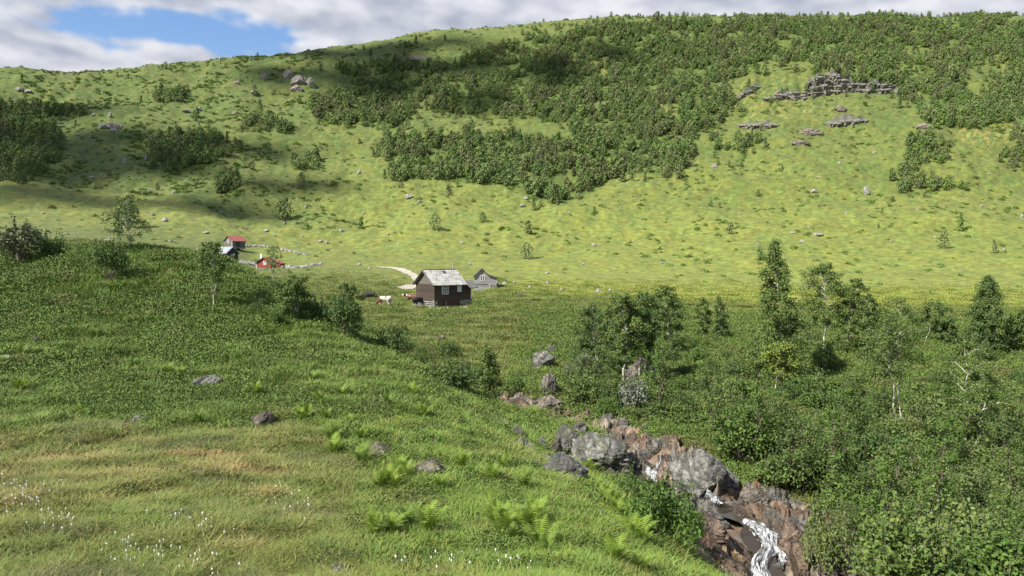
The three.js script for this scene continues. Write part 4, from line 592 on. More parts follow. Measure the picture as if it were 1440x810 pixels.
  tree('white-stemmed sapling on the knoll in front of the black shed', 300, 432, 342, 34, { shape: 'bush', wide: 0.24, leaves: 3138, limbs: 26, clear: 0.42, leanX: -0.02, bow: 0.1, leaf: 0.05 }, M.birchLeaf, 20);
  tree('wind-shaped birch on the knoll crest with a broad crown', 183, 352, 276, 44, { shape: 'oval', wide: 0.34, leaves: 3138, limbs: 34, clear: 0.2, stems: 2, spread: 0.2, leaf: 0.05 }, M.birchDark, 21);
  tree('thin birch growing through the knoll bushes', 383, 404, 346, 36, { shape: 'bush', wide: 0.2, leaves: 702, limbs: 20, clear: 0.4, leaf: 0.045, leanX: 0.06 }, M.birchLeaf, 22);
  tree('tall willow-like birch among the knoll bushes', 415, 452, 388, 34, { shape: 'bush', wide: 0.34, leaves: 5022, limbs: 36, clear: 0.1, stems: 3, leaf: 0.05 }, M.birchLeaf, 23);
  tree('birch at the downhill end of the knoll bushes', 490, 468, 398, 34, { shape: 'bush', wide: 0.28, leaves: 4185, limbs: 34, clear: 0.1, stems: 2, leaf: 0.05 }, M.birchLeaf, 24);
  // bushes
  const near = [0, 1, 2, 3].map((k) => bush(50 + k, { R: 1, H: [1.25, 1.5, 1.0, 1.8][k], leaves: 2700, leaf: 0.047, lobes: 15 })), mid = [0, 1, 2, 3].map((k) => bush(60 + k, { R: 1, H: [1.2, 1.6, 0.9, 1.4][k], leaves: 1650, leaf: 0.06, lobes: 13 }));
  const one = (label, px, py, wpx, hpx, from, mat, lib, k, group, bark = M.barkDark) => { const p = hit(px, py, from), d = -p[2], r = wpx * d / F / 2; clearOf.push([p[0], p[2], r * 0.5]); return plant('willow_bush', label, 'bush', lib[k % lib.length], [bark, mat], [p[0], p[1] + 0.02, p[2]], r, k * 1.9, group, hpx * d / F / (r * [1.25, 1.5, 1.0, 1.6][k % 4])); };
  one('dense rounded dark green bush at the edge of the gully', 922, 768, 118, 92, 14, M.alder, near, 0);
  one('lower lobe of dark green bush hanging over the gully rocks', 965, 775, 60, 60, 14, M.alder, near, 2);
  one('low bright green bush behind the rounded gully bush', 878, 704, 70, 34, 16, M.willow, near, 2);
  one('silvery grey willow bush beside the white-stemmed birch', 888, 582, 54, 46, 28, M.greyWillow, mid, 0);
  one('small silvery willow by the upper stream bend', 622, 552, 26, 22, 34, M.greyWillow, mid, 1);
  one('dark bush overhanging the upper stream bend', 645, 558, 44, 36, 34, M.willowDark, mid, 2);
  one('bushy willow beside the young conical birch', 725, 556, 46, 30, 34, M.willow, mid, 3);
  one('pale flowering bush tallest at the gully mouth', 1160, 815, 70, 100, 12, M.paleLeaf, near, 1);
  one('pale broad-leaved bush overhanging the foot of the thicket', 1345, 830, 130, 110, 10, M.paleLeaf, near, 3);
  one('windswept juniper bush with bare twigs on the knoll crest', 28, 368, 80, 50, 34, M.juniper, mid, 0);
  one('round dark bush on the knoll crest below the wind-shaped birch', 155, 395, 52, 56, 34, M.willowDark, mid, 1);
  one('bush beside the juniper on the knoll crest', 72, 362, 44, 28, 34, M.willowDark, mid, 2);
  const R = rngOf(31), thick = [], P_THICK = [[930, 590], [960, 560], [1030, 548], [1110, 556], [1210, 590], [1300, 585], [1440, 560], [1620, 560], [1620, 930], [1250, 930], [1215, 812], [1160, 745], [1120, 720], [1080, 680], [1050, 660]];
  for (let y = 550; y < 890; y += 25) for (let x = 930; x < 1520; x += 42) { const px = x + (R() - 0.5) * 40, py = y + (R() - 0.5) * 26; if (inPoly(px, py, P_THICK)) thick.push([px, py]); }
  const looks = [[M.willow, 'bright green willow bush'], [M.birchLeaf, 'olive green birch scrub'], [M.willowDark, 'dark green willow bush'], [M.alder, 'deep green broad-leaved bush'], [M.paleLeaf, 'pale green willow bush']];
  thick.forEach(([px, py], k) => { const p = hit(px, py, 11), r = 0.7 + 0.6 * R() * R(), [mat, txt] = looks[[0, 1, 2, 3, 0, 1, 2, 4, 1, 0][Math.floor(R() * 10)]], d = -p[2], lib = d < 24 ? near : mid, tall = 0.75 + 0.85 * R() * R(); if (rockAt(p[0], p[2]) > 0.3 && R() < 0.75) return; plant('willow_bush', `${tall > 1.15 ? 'tall ' : r < 0.75 ? 'small ' : ''}${txt} in the dense thicket ${d < 19 ? 'beside the waterfall' : d < 27 ? 'above the gully rocks' : 'below the twin-stemmed birch'}`, 'bush', lib[Math.floor(R() * 4)], [M.barkDark, mat], p, r, R() * 6, 'bushes of the gully thicket', tall); });
  const saplings = [0, 1, 2].map((k) => birch(95 + k, { H: [2.6, 3.2, 2.2][k], R: [0.6, 0.62, 0.55][k], shape: 'oval', leaves: 1700, limbs: 30, leaf: 0.038, clear: 0.15, stems: 2, lean: 0.08, bow: 0.08, up: 0.8 }));
  [[1015, 640], [1060, 655], [1105, 645], [1150, 660], [1190, 650], [1235, 668], [1290, 655], [1335, 690], [1400, 670], [1430, 640], [1175, 715], [1225, 735], [1280, 725], [1320, 760], [1385, 745], [1425, 720], [1245, 800], [1130, 700], [1365, 610], [1410, 800], [1000, 600], [1080, 610], [1310, 820], [1190, 780], [860, 575], [925, 590], [830, 560]].forEach(([px, py], k) => { const p = hit(px, py, 11); plant('birch_tree', `airy young birch sapling standing above ${px < 950 ? 'the bushes under the white-stemmed birches' : py > 705 ? 'the thicket near the waterfall' : 'the thicket over the gully rocks'}`, 'birch', saplings[k % 3], [M.barkDark, [M.birchLeaf, M.willow, M.birchDark][k % 3]], p, 0.75 + 0.4 * R(), R() * 6, 'birch saplings in the thicket', 0.85 + 0.3 * R()); });
  // shrubs on the bank above the thicket and on the knoll flank
  const bank = []; for (const [poly, step, lab, grp] of [[[[820, 470], [870, 455], [960, 445], [985, 520], [960, 600], [900, 606], [820, 585], [785, 545]], 28, 'leafy bush on the stream bank under the white-stemmed birches', 'bushes under the bank birches'], [[[985, 500], [1120, 480], [1260, 470], [1440, 470], [1500, 560], [1300, 590], [1200, 590], [1000, 590]], 36, 'low bush dotted over the heathy stream bank', 'bushes dotted over the bank'], [[[350, 420], [390, 402], [440, 408], [500, 440], [545, 480], [520, 486], [470, 478], [400, 462], [355, 445]], 27, 'leafy bush in the birch thicket on the flank of the knoll', 'bushes on the knoll flank'], [[[1240, 440], [1440, 440], [1440, 470], [1240, 470]], 34, 'small bush at the top of the bank by the pasture', 'bushes at the bank top'], [[[530, 480], [560, 476], [640, 500], [690, 545], [760, 555], [750, 570], [680, 566], [620, 545], [560, 512]], 24, 'bush lining the hollow behind the turf spur', 'bushes behind the spur crest']]) {
    const [x0, x1, y0, y1] = [Math.min(...poly.map((p) => p[0])), Math.max(...poly.map((p) => p[0])), Math.min(...poly.map((p) => p[1])), Math.max(...poly.map((p) => p[1]))];
    for (let y = y0; y <= y1; y += step * 0.62) for (let x = x0; x <= x1; x += step) { const px = x + (R() - 0.5) * step, py = y + (R() - 0.5) * step * 0.6; if (inPoly(px, py, poly)) bank.push([px, py, lab, grp]); }
  }
  bank.forEach(([px, py, lab, grp], k) => { const p = hit(px, py, 26), r = grp.includes('knoll') ? (px < 415 ? 0.4 + 0.2 * R() : 0.6 + 0.6 * R()) : grp.includes('crest') || grp.includes('birches') ? 0.5 + 0.5 * R() : 0.4 + 0.7 * R() * R(); if (rockAt(p[0], p[2]) > 0.4) return; plant('willow_bush', `${['bright green', 'olive green', 'dark green', 'deep olive'][k % 4]} ${lab}`, 'bush', mid[Math.floor(R() * 4)], [M.barkDark, [M.willow, M.birchLeaf, M.willowDark, M.birchDark][k % 4]], p, r, R() * 6, grp, 0.7 + 0.8 * R()); });
  // dead wood
  const dead = (label, pts, r, from, twigs) => { const o = { p: [], i: [] }, w = pts.map(([x, y], i) => { const p = hit(pts[0][0], pts[0][1], from); const q = at(x, y, -p[2] - 0.1 * i); return i ? q : [q[0], p[1] - 0.1, p[2]]; }); taperTube(w, r, r * 0.4, 6, o); const R3 = rngOf(pts[0][0]); for (let k = 0; k < twigs; k++) { const a = w[1 + Math.floor(R3() * (w.length - 1))]; taperTube([a, [a[0] + (R3() - 0.5) * 0.5, a[1] + R3() * 0.4, a[2] + (R3() - 0.5) * 0.3], [a[0] + (R3() - 0.5) * 0.9, a[1] + R3() * 0.6, a[2]]], r * 0.5, r * 0.15, 4, o); } const m = new THREE.Mesh(woodGeo(o), M.dead); put(m, 'dead_branch'); tag(m, label, 'branch'); };
  dead('long bleached dead branch reaching out over the willows', [[994, 578], [1005, 574], [1022, 560], [1040, 542]], 0.035, 24, 3);
  dead('forked bleached dead branch above the thicket', [[1060, 590], [1062, 580], [1070, 577], [1082, 580]], 0.035, 22, 4);
  dead('curved dead stem in the middle of the thicket', [[1118, 618], [1126, 608], [1128, 598]], 0.025, 20, 1);
  dead('short bleached stick in the willows below the curved stem', [[1136, 640], [1143, 646], [1150, 650]], 0.03, 18, 1);
  dead('fallen white branch on the bank beside the conical birch', [[1310, 470], [1320, 464], [1332, 460]], 0.07, 34, 2);
  dead('bare dead stem leaning out of the thicket by the flat-topped rock', [[1122, 690], [1118, 676], [1113, 664]], 0.04, 17, 2);
  dead('white curved stem on the knoll below the sapling', [[297, 422], [301, 412], [304, 400]], 0.03, 30, 1);
}

// ------------------------------------------------------------------ mountain birches
function buildForest() {
  const lib = [0, 1, 2, 3, 4].map((k) => { const R = rngOf(80 + k), L = new Leaves(), Hm = 5.2, wood = { p: [], i: [] }; taperTube([[0, -0.4, 0], [0.1 * (k - 2), 2, 0], [0, 4.6, 0.1]], 0.11, 0.03, 5, wood);
    for (let j = 0; j < 330; j++) { const t = Math.pow(R(), 1.1), prof = [Math.sin(Math.PI * (0.12 + 0.84 * t)) ** 0.75, 1 - 0.75 * t, Math.sqrt(1 - (t * 1.3 - 0.45) ** 2 / 0.8), Math.sin(Math.PI * (0.2 + 0.75 * t)), 1 - 0.55 * t][k] * [1.9, 1.5, 2.2, 1.7, 2.1][k], a = R() * 6.28, q = prof * (0.35 + 0.65 * Math.sqrt(R())) * (0.8 + 0.35 * Math.sin(a * 3 + t * 9 + k)), y = 0.4 + t * (Hm - 0.6); L.leaf(R, Math.cos(a) * q, y, Math.sin(a) * q, 0.285, 0.8, Math.cos(a) * 0.6, 0, Math.sin(a) * 0.6, tone(R, 0.36, 0.18)); }
    return { wood: woodGeo(wood), crown: L.geo() }; });
  const R = rngOf(90), all = [];
  for (let k = 0; k < 200000 && all.length < 10500; k++) {
    const d = 215 + 400 * Math.pow(R(), 0.75), x = (R() * 2 - 1) * 0.76 * d, z = -d, y = groundAt(x, z), s = zoneAt(x, z); if (s < 10 || s > 13.25) continue;
    const [px, py] = project(x, y, z), f = forestAt(px, py, x, z), g = groveAt(px, py, x, z);
    const spill = !f && !g && (forestAt(px + (R() - 0.5) * 60, py + (R() - 0.5) * 30, x, z) > 0 ? 0.2 : 0.004); if (R() > Math.max(f * 0.98, g ? 0.8 : 0, spill || 0)) continue;
    const bare = 0.5 + fbm2(x * 0.035 + 3, z * 0.035, 3, n2b); if (f && !g && bare < 0.3 && R() < 0.85) continue;
    all.push([x, y, z, (s > 12.7 ? 0.7 : 1) * (g ? 0.5 : 0.55) + (s > 12.7 ? 0.45 : 0.75) * R() * (0.5 + 0.6 * bare), px, py]);
  }
  // lone trees
  for (const [px, py, hpx] of [[145, 103, 7], [233, 97, 10], [228, 97, 7], [240, 98, 7], [90, 105, 5], [358, 134, 14], [585, 62, 12], [570, 66, 10], [575, 66, 9], [840, 31, 8], [836, 32, 6], [1020, 30, 9], [1036, 30, 8], [1055, 30, 8], [748, 40, 5], [760, 38, 5], [345, 175, 16], [352, 178, 14], [382, 172, 16], [390, 178, 14], [400, 186, 12], [378, 186, 10], [404, 212, 8], [428, 236, 14], [415, 238, 10], [440, 238, 10], [402, 310, 30], [396, 308, 24], [662, 186, 22], [1005, 222, 10], [1010, 232, 9], [1025, 234, 8], [1043, 234, 8], [1000, 290, 9], [1012, 292, 8], [1100, 238, 8], [1352, 266, 14], [1358, 268, 12], [1250, 290, 8], [1255, 284, 10], [836, 300, 10], [760, 290, 10], [180, 320, 40], [165, 330, 30], [320, 268, 18], [312, 270, 16], [275, 265, 10], [180, 110, 6], [165, 108, 6], [175, 101, 5], [430, 82, 6], [300, 92, 5], [310, 90, 5], [520, 150, 12], [1235, 320, 7], [1240, 300, 7]]) { const p = hit(px, py, 95), d = -p[2]; all.push([p[0], p[1], p[2], hpx * d / F / 5.2, px, py, 1]); }
  const GROVES = ['mountain birch at the open lower edge of the big wood', 'mountain birch in the strip below the wood corner', 'mountain birch in the tongue-shaped grove on the sunny pasture', 'mountain birch in the low row under the tongue-shaped grove', 'mountain birch in the grove at the pasture edge beyond the cliff', 'mountain birch in the dark grove on the shaded flank', 'mountain birch in the round grove above the knoll', 'mountain birch in the small clump on the bright shoulder', 'mountain birch in the sparse clump beside the round grove', 'mountain birch above the dark grove on the shaded flank', 'mountain birch in the high strip under the skyline', 'mountain birch in the thin scrub under the summit', 'mountain birch in the small clump below the round grove'];
  for (const [px, py, hpx] of [[1134, 130, 12], [1148, 100, 11], [1160, 96, 10], [1176, 101, 11], [1206, 117, 12], [1222, 116, 10], [1242, 118, 12], [1100, 131, 9], [1218, 137, 9], [1254, 138, 11], [1084, 145, 9], [1062, 132, 10], [1144, 139, 8], [1190, 136, 8], [1070, 184, 7], [1200, 180, 7]]) { const p = hit(px, py, 95), d = -p[2]; all.push([p[0], p[1], p[2], hpx * d / F / 5.2, px, py, 2]); }
  const score = (t) => t[3] / -t[2] + (t[6] ? 1 : 0) + (groveAt(t[4], t[5], t[0], t[2]) ? 0.004 : 0);
  all.sort((a, b) => score(b) - score(a));
  const mats = [[0.122, 0.178, 0.05], [0.105, 0.165, 0.042], [0.14, 0.176, 0.058], [0.128, 0.19, 0.042]].map((c) => { const m = leafMat(c, 0.85, 0); return new THREE.MeshStandardMaterial({ color: m.color, vertexColors: true, roughness: 0.85, side: THREE.DoubleSide }); });
  all.slice(0, 240).forEach((t, i) => { const lone = t[6]; plant('mountain_birch', lone === 2 ? 'small birch clinging to the rock ledges of the cliff' : lone ? (t[4] < 480 ? (t[5] < 150 ? 'lone mountain birch near the skyline of the western shoulder' : t[5] > 290 ? 'lone mountain birch on the slope behind the knoll' : 'lone mountain birch on the grassy western flank') : t[5] < 70 ? 'lone mountain birch breaking the summit skyline' : t[4] > 980 ? 'lone mountain birch on the sunny pasture below the cliff' : 'lone mountain birch below the big wood') : GROVES[P_GROVES.findIndex((q) => inPoly(t[4], t[5], q)) + 1], 'birch', lib[i % 5], [M.barkDark, mats[i % 4]], [t[0], t[1], t[2]], t[3], i * 2.1, lone ? 'lone birches on the fell' : 'birches along the wood edges', 0.9 + 0.25 * R()); });
  const tones = [[0.122, 0.178, 0.05], [0.102, 0.165, 0.042], [0.145, 0.178, 0.06], [0.128, 0.195, 0.042], [0.125, 0.15, 0.058]];
  lib.forEach((g, k) => { const list = all.slice(240).filter((_, i) => i % 5 === k).map((t) => { const c = tones[Math.floor(clamp(0.5 + 0.9 * fbm2(t[0] * 0.02, t[2] * 0.02, 2) + (R() - 0.5) * 0.7) * 4.99)], v = 0.85 + 0.3 * R(); return [t[0], t[1] - 0.1, t[2], t[3], t[3] * (0.9 + 0.3 * R()), c[0] * v, c[1] * v, c[2] * v]; }); scatter('birch_wood', 'birch wood covering the upper mountainside in a dense mass', 'wood', g.crown, M.farLeaf, list); });
  console.log('forest', all.length);
}

// ------------------------------------------------------------------ ferns
function frondGeo(seed, len) {
  const R = rngOf(seed), L = new Leaves(), n = 14, pt = (t) => [len * (0.78 * t - 0.1 * t * t), len * (0.85 * t - 0.55 * t * t), 0];
  for (let k = 1; k <= n; k++) { const t = 0.12 + 0.86 * k / n, p = pt(t), q = pt(Math.min(1, t + 0.046)), w = len * 0.2 * Math.sin(Math.PI * Math.min(1, 0.18 + 0.82 * t)) * (0.85 + 0.3 * R()), k1 = tone(R, 0.35, 0.15); for (const s of [-1, 1]) L.tri(p, q, [p[0] + len * 0.05, p[1] - w * 0.15, s * w], k1); }
  const a = pt(0), b = pt(0.5), c = pt(1); L.quad([a[0], a[1], -0.006], [a[0], a[1], 0.006], [b[0], b[1], 0.005], [b[0], b[1], -0.005], [0.8, 0.8, 0.6]); L.tri([b[0], b[1], -0.005], [b[0], b[1], 0.005], c, [0.8, 0.8, 0.6]);
  return L.geo();
}
function buildFerns() {
  const fr = [0, 1, 2].map((k) => frondGeo(600 + k, 1)), R = rngOf(61);
  const px = [[570, 676], [527, 757], [552, 753], [572, 745], [602, 755], [710, 752], [697, 745], [722, 762], [743, 750], [752, 740], [760, 772], [770, 785], [827, 668], [836, 662], [847, 705], [856, 716], [863, 725], [872, 738], [880, 748], [888, 757], [893, 765], [903, 772], [866, 735], [876, 730], [884, 742], [863, 797], [897, 809], [737, 690], [710, 665], [693, 680], [650, 662], [510, 655], [507, 622], [490, 600], [595, 592], [513, 556], [790, 645], [110, 588], [118, 590], [280, 598], [423, 594], [430, 590], [450, 568], [467, 622], [457, 592], [27, 552], [360, 556], [247, 533], [238, 530], [256, 531], [80, 506], [30, 499], [470, 640], [535, 690], [620, 690], [545, 575], [560, 600], [580, 560], [480, 560], [440, 540], [555, 690], [562, 672], [548, 686]];
  px.forEach(([x, y], i) => {
    const p = hit(x, y), d = -p[2], o = new THREE.Group(), n = d > 26 ? 8 : 12, size = (0.42 + 0.3 * R()) * (d > 24 ? 1.15 : 1), m = i % 4 === 3 ? M.fernDark : M.fern;
    for (let k = 0; k < n; k++) { const f = part('frond', fr[k % 3], m, o); f.rotation.set(0, k / n * 6.28 + R() * 0.6, 0.2 + R() * 0.65, 'YXZ'); f.scale.setScalar(size * (0.75 + 0.45 * R())); }
    o.position.set(p[0], p[1] + 0.02, p[2]); put(o, 'fern'); tag(o, `${i % 4 === 3 ? 'deeper green' : 'bright yellow-green'} fern clump ${x > 815 && y > 655 ? 'in the fern run along the gully edge' : x > 685 && y > 730 ? 'in the long fern row on the lower slope' : x > 515 && y > 730 ? 'in the fern group below the wedge-shaped rock' : x > 540 && x < 580 && y > 665 ? 'in front of the low brown rock' : y < 560 ? 'among heath on the knoll' : x < 300 ? 'at the upper edge of the bog' : x < 480 ? 'beside the pointed lichen-covered boulder' : 'standing singly on the grassy slope'}`, 'fern', 'fern clumps on the near slope');
  });
}

// ------------------------------------------------------------------ buildings
const boxG = (x0, x1, y0, y1, z0, z1, c) => { const g = new THREE.BoxGeometry(x1 - x0, y1 - y0, z1 - z0); g.translate((x0 + x1) / 2, (y0 + y1) / 2, (z0 + z1) / 2); return tint(g, c); };
const tint = (g, c) => { const n = g.attributes.position.count, a = new Float32Array(n * 3); for (let i = 0; i < n; i++) a.set(c || [1, 1, 1], i * 3); g.setAttribute('color', new THREE.BufferAttribute(a, 3)); return g; };
const paint = (rgb, o = {}) => new THREE.MeshStandardMaterial({ color: new THREE.Color().setRGB(...rgb), vertexColors: true, roughness: 0.85, ...o });
const MB = {
  log: paint([0.125, 0.088, 0.064], { map: woodTex }), greyBoard: paint([0.30, 0.275, 0.25], { map: woodTex }), hutGrey: paint([0.62, 0.615, 0.63], { map: woodTex }), black: paint([0.035, 0.034, 0.036]), red: paint([0.25, 0.05, 0.042]), redRoof: paint([0.27, 0.085, 0.07]), white: paint([0.74, 0.74, 0.71]), slate: paint([0.74, 0.75, 0.73], { map: rockTex }), tin: paint([0.24, 0.26, 0.30], { roughness: 0.5 }), dark: paint([0.06, 0.055, 0.055]), plank: paint([0.20, 0.115, 0.08], { map: woodTex }), stone: new THREE.MeshStandardMaterial({ vertexColors: true, roughness: 0.92 }),
  glass: new THREE.MeshPhysicalMaterial({ color: new THREE.Color().setRGB(0.05, 0.06, 0.07), roughness: 0.08, specularIntensity: 1 }), fadedGlass: new THREE.MeshStandardMaterial({ color: new THREE.Color().setRGB(0.42, 0.50, 0.52), roughness: 0.3 }),
};
// boards laid over a wall: polygon given by its height at each end of a run; each board is a little out of line and of its own tone
function boards(R, x0, x1, y0, y1, z, hgt, vary, cut) { const out = []; for (let y = y0; y < y1 - 0.01; y += hgt) { const t = 1 - vary / 2 + vary * R(), top = Math.min(y1, y + hgt - 0.012), a = cut ? cut((y + top) / 2) : [x0, x1], j = R() * 0.018; if (a[1] - a[0] > 0.05) out.push(boxG(a[0], a[1], y, top, z - 0.06, z + 0.012 + j, [t, t * (0.97 + 0.05 * R()), t * (0.94 + 0.1 * R())])); } return mergeGeometries(out); }
function windowAt(parent, x, y, z, w, h, nx, ny, glass, turn = 0) { const f = new THREE.Group(); f.name = 'window'; f.position.set(x, y, z); f.rotation.y = turn; parent.add(f); const t = 0.075, g = [boxG(-w / 2, w / 2, -h / 2, -h / 2 + t, -0.02, 0.06), boxG(-w / 2, w / 2, h / 2 - t, h / 2, -0.02, 0.06), boxG(-w / 2, -w / 2 + t, -h / 2 + t, h / 2 - t, -0.02, 0.06), boxG(w / 2 - t, w / 2, -h / 2 + t, h / 2 - t, -0.02, 0.06)]; for (let k = 1; k < nx; k++) { const q = -w / 2 + w * k / nx; g.push(boxG(q - 0.03, q + 0.03, -h / 2 + t, h / 2 - t, -0.015, 0.05)); } for (let k = 1; k < ny; k++) { const q = -h / 2 + h * k / ny; g.push(boxG(-w / 2 + t, w / 2 - t, q - 0.02, q + 0.02, -0.012, 0.045)); } part('frame', mergeGeometries(g), MB.white, f); part('pane', boxG(-w / 2 + 0.02, w / 2 - 0.02, -h / 2 + 0.02, h / 2 - 0.02, -0.03, 0.015), glass, f); return f; }
const prism = (pts, z0, z1, c) => { const s = new THREE.Shape(pts.map((p) => new THREE.Vector2(...p))), g = new THREE.ExtrudeGeometry(s, { depth: z1 - z0, bevelEnabled: false }); g.translate(0, 0, z0); return tint(g, c); };
function roofSlope(R, len, run, rise, th, tile, vary, base) { // a pitched sheet of overlapping slabs: x along the eave 0..len, falls towards +z; top at the ridge (0,0)
  const out = [], slope = Math.hypot(run, rise), nr = Math.round(slope / tile), a = Math.atan2(rise, run);
  for (let r = 0; r < nr; r++) { let x = -R() * 0.2; while (x < len) { const w = tile * (0.8 + 0.6 * R()), x1 = Math.min(len, x + w - 0.012), v = base * (1 - vary / 2 + vary * R()); if (x1 - Math.max(0, x) > 0.03) { const g = boxG(Math.max(0, x), x1, -th / 2, th / 2 + 0.02 * R(), 0, slope / nr + 0.05, [v * (1 + 0.05 * R()), v, v * (0.97 + 0.06 * R())]); g.rotateX(a * 1.0 + 0.01); const t = r / nr; g.translate(0, -rise * t + 0.0, run * t); out.push(g); } x += w; } }
  return mergeGeometries(out);
}
function stoneBase(R, x0, x1, y0, y1, z, parent) { const list = []; for (let y = y0; y < y1 - 0.05; y += 0.26) for (let x = x0; x < x1;) { const w = 0.28 + 0.35 * R(), g = STONES[4 + Math.floor(R() * 4)].clone(); g.scale(Math.min(w, x1 - x) * 0.6, 0.19, 0.24); g.translate(x + w / 2, y + 0.06, z - 0.1 + 0.05 * R()); list.push(g); x += w; } list.forEach((g) => part('stone', g, MB.stone, parent)); }

function buildHuts() {
  { // weathered plank hut on a stone base
    const R = rngOf(701), o = new THREE.Group(), p = hit(611, 432, 60), L = 5.05, E = 1.1, Wd = 4.7, B = 1.0, Wl = 2.15, rise = 1.78;
    o.position.set(...p); o.rotation.y = 0.68; clearOf.push([p[0] + 1.5, p[2] - 1.2, 3.6], [p[0] + 3.5, p[2] - 3, 3.2], [p[0] - 1.5, p[2] - 2, 2.5]);
    const top = B + Wl;
    part('wall', boards(R, 0, L + E, B, top, 0, 0.2, 0.5), MB.log, o);
    const gb = boards(R, -Wd, 0, B - 0.25, top, 0, 0.2, 0.55); gb.rotateY(-Math.PI / 2); part('wall', gb, MB.log, o);
    const gt = boards(R, -Wd, 0, top, top + rise - 0.12, 0, 0.2, 0.35, (y) => { const t = (y - top) / rise; return [-Wd + Wd / 2 * t, -Wd / 2 * t]; }); gt.rotateY(-Math.PI / 2); part('gable_boards', gt, MB.greyBoard, o);
    part('wall', mergeGeometries([boxG(0.08, L + E - 0.05, -0.4, top, -Wd, -Wd + 0.1), boxG(L + E - 0.1, L + E, B - 0.2, top - 0.2, -Wd, 0.0), boxG(0.05, L + E - 0.12, B - 0.1, B, -Wd + 0.1, -0.08)]), MB.log, o);
    part('corner_board', boxG(L + E - 0.09, L + E + 0.03, B - 0.1, top - 0.45, -0.05, 0.05), MB.white, o);
    part('corner_board', boxG(-0.04, 0.1, B, top, -0.02, 0.045, [1.1, 1.05, 1]), MB.log, o);
    const half = Wd / 2 + 0.35, r2 = rise * half / (Wd / 2), rf = new THREE.Group(); rf.name = 'roof'; o.add(rf);
    const front = roofSlope(R, L + 0.55, half, r2, 0.07, 0.46, 0.55, 1); front.translate(-0.35, top + rise + 0.1, -Wd / 2); part('roof_slabs', front, MB.slate, rf);
    const back = roofSlope(R, L + 0.55, half, r2, 0.07, 0.46, 0.5, 1); back.rotateY(Math.PI); back.translate(L + 0.2, top + rise + 0.1, -Wd / 2); part('roof_slabs', back, MB.slate, rf);
    for (const s of [1, -1]) { const g = boxG(-0.05, 0.06, -0.18, -0.02, 0, Math.hypot(half, r2)); g.rotateX(Math.atan2(r2, half)); if (s < 0) g.rotateY(Math.PI); g.translate(-0.4, top + rise + 0.16, -Wd / 2); part('barge_board', g, s > 0 ? MB.greyBoard : MB.dark, rf); }
    part('ridge_board', boxG(-0.36, L + 0.2, top + rise + 0.1, top + rise + 0.2, -Wd / 2 - 0.08, -Wd / 2 + 0.08), MB.greyBoard, rf);
    const lean = roofSlope(R, E + 0.35, half * 0.62, r2 * 0.5, 0.07, 0.46, 0.4, 0.35); lean.translate(L + 0.2, top + 0.42, -half * 0.25); part('lean_to_roof', lean, MB.slate, rf);
    const sk = new THREE.Group(); sk.name = 'skylight'; rf.add(sk); const sg = boxG(2.55, 3.05, 0.07, 0.13, 0.35, 0.85); sg.rotateX(Math.atan2(r2, half)); sg.translate(0, top + rise + 0.08, -Wd / 2); part('pane', sg, MB.glass, sk);
    part('stovepipe', new THREE.CylinderGeometry(0.08, 0.09, 1.0, 8).translate(L - 0.2, top + rise + 0.45, -Wd / 2 - 0.25), new THREE.MeshStandardMaterial({ color: new THREE.Color().setRGB(0.3, 0.3, 0.31), roughness: 0.6 }), rf);
    windowAt(o, 1.72, top - 0.82, 0.02, 1.05, 1.22, 3, 3, MB.glass).name = 'window'; windowAt(o, 4.1, top - 0.72, 0.02, 0.66, 0.86, 2, 1, MB.fadedGlass);
    // lower storey: plank doors between stone piers
    const planks = (x0, x1) => { const d = new THREE.Group(); d.name = 'cellar_door'; o.add(d); for (let x = x0; x < x1 - 0.02; x += 0.19) { const v = 0.75 + 0.5 * R(); part('plank', boxG(x, Math.min(x1, x + 0.18), -0.25, B - 0.06, -0.14, -0.06 + 0.02 * R(), [v, v * 0.95, v * 0.92]), MB.plank, d); } };
    planks(0.35, 1.75); planks(2.0, 4.3); part('door_post', boxG(1.78, 1.96, -0.3, B - 0.02, -0.12, 0.02, [2.6, 3.2, 3.6]), MB.plank, o);
    part('sill_beam', boxG(-0.05, L + E + 0.02, B - 0.14, B - 0.002, -0.1, 0.06, [1.2, 1.1, 1]), MB.log, o);
    stoneBase(R, -0.2, 0.38, -0.35, B - 0.1, 0, o); stoneBase(R, 4.3, L + E + 0.1, -0.35, B - 0.1, 0, o);
    const side = new THREE.Group(); side.name = 'side_footing'; side.rotation.y = -Math.PI / 2; o.add(side); stoneBase(R, -Wd, 0, -0.5, B - 0.3, 0.05, side);
    put(o, 'plank_hut'); tag(o, 'dark weathered plank hut with pale slab roof on a stone cellar', 'hut');
    for (let k = 0; k < 9; k++) { const q = hit(612 + k * 6 - 6, 434 + (k * 7) % 4, 60), m = new THREE.Mesh(STONES[4 + k % 4], fieldMat), s = 0.22 + 0.2 * R(); m.position.set(q[0], q[1] - 0.05, q[2] + 0.3); m.scale.setScalar(s); put(m, 'footing_stone'); tag(m, 'loose pale stone lying before the cellar doors of the plank hut', 'stone', 'stones at the foot of the plank hut'); }
  }
  { // grey board hut, gable towards the camera, long catslide roof on one side
    const R = rngOf(702), o = new THREE.Group(), p = hit(683, 407, 60), k = -p[2] / 128, Wd = 3.75 * k, wl = 2.25 * k, ap = 3.5 * k, len = 4.2 * k, ax = -0.62 * k;
    o.position.set(...p); o.rotation.y = 0.06; clearOf.push([p[0], p[2] - 2, 2.9]);
    const x0 = -Wd / 2, x1 = Wd / 2, re = 1.9 * k; // eave heights
    const out = (y) => [x0 + (y > wl ? (ax - x0) * (y - wl) / (ap - wl) : 0), y > re ? (y < 2.45 * k ? lerp(x1, 0.35 * k, (y - re) / (0.55 * k)) : lerp(0.35 * k, ax, (y - 2.45 * k) / (ap - 2.45 * k))) : x1];
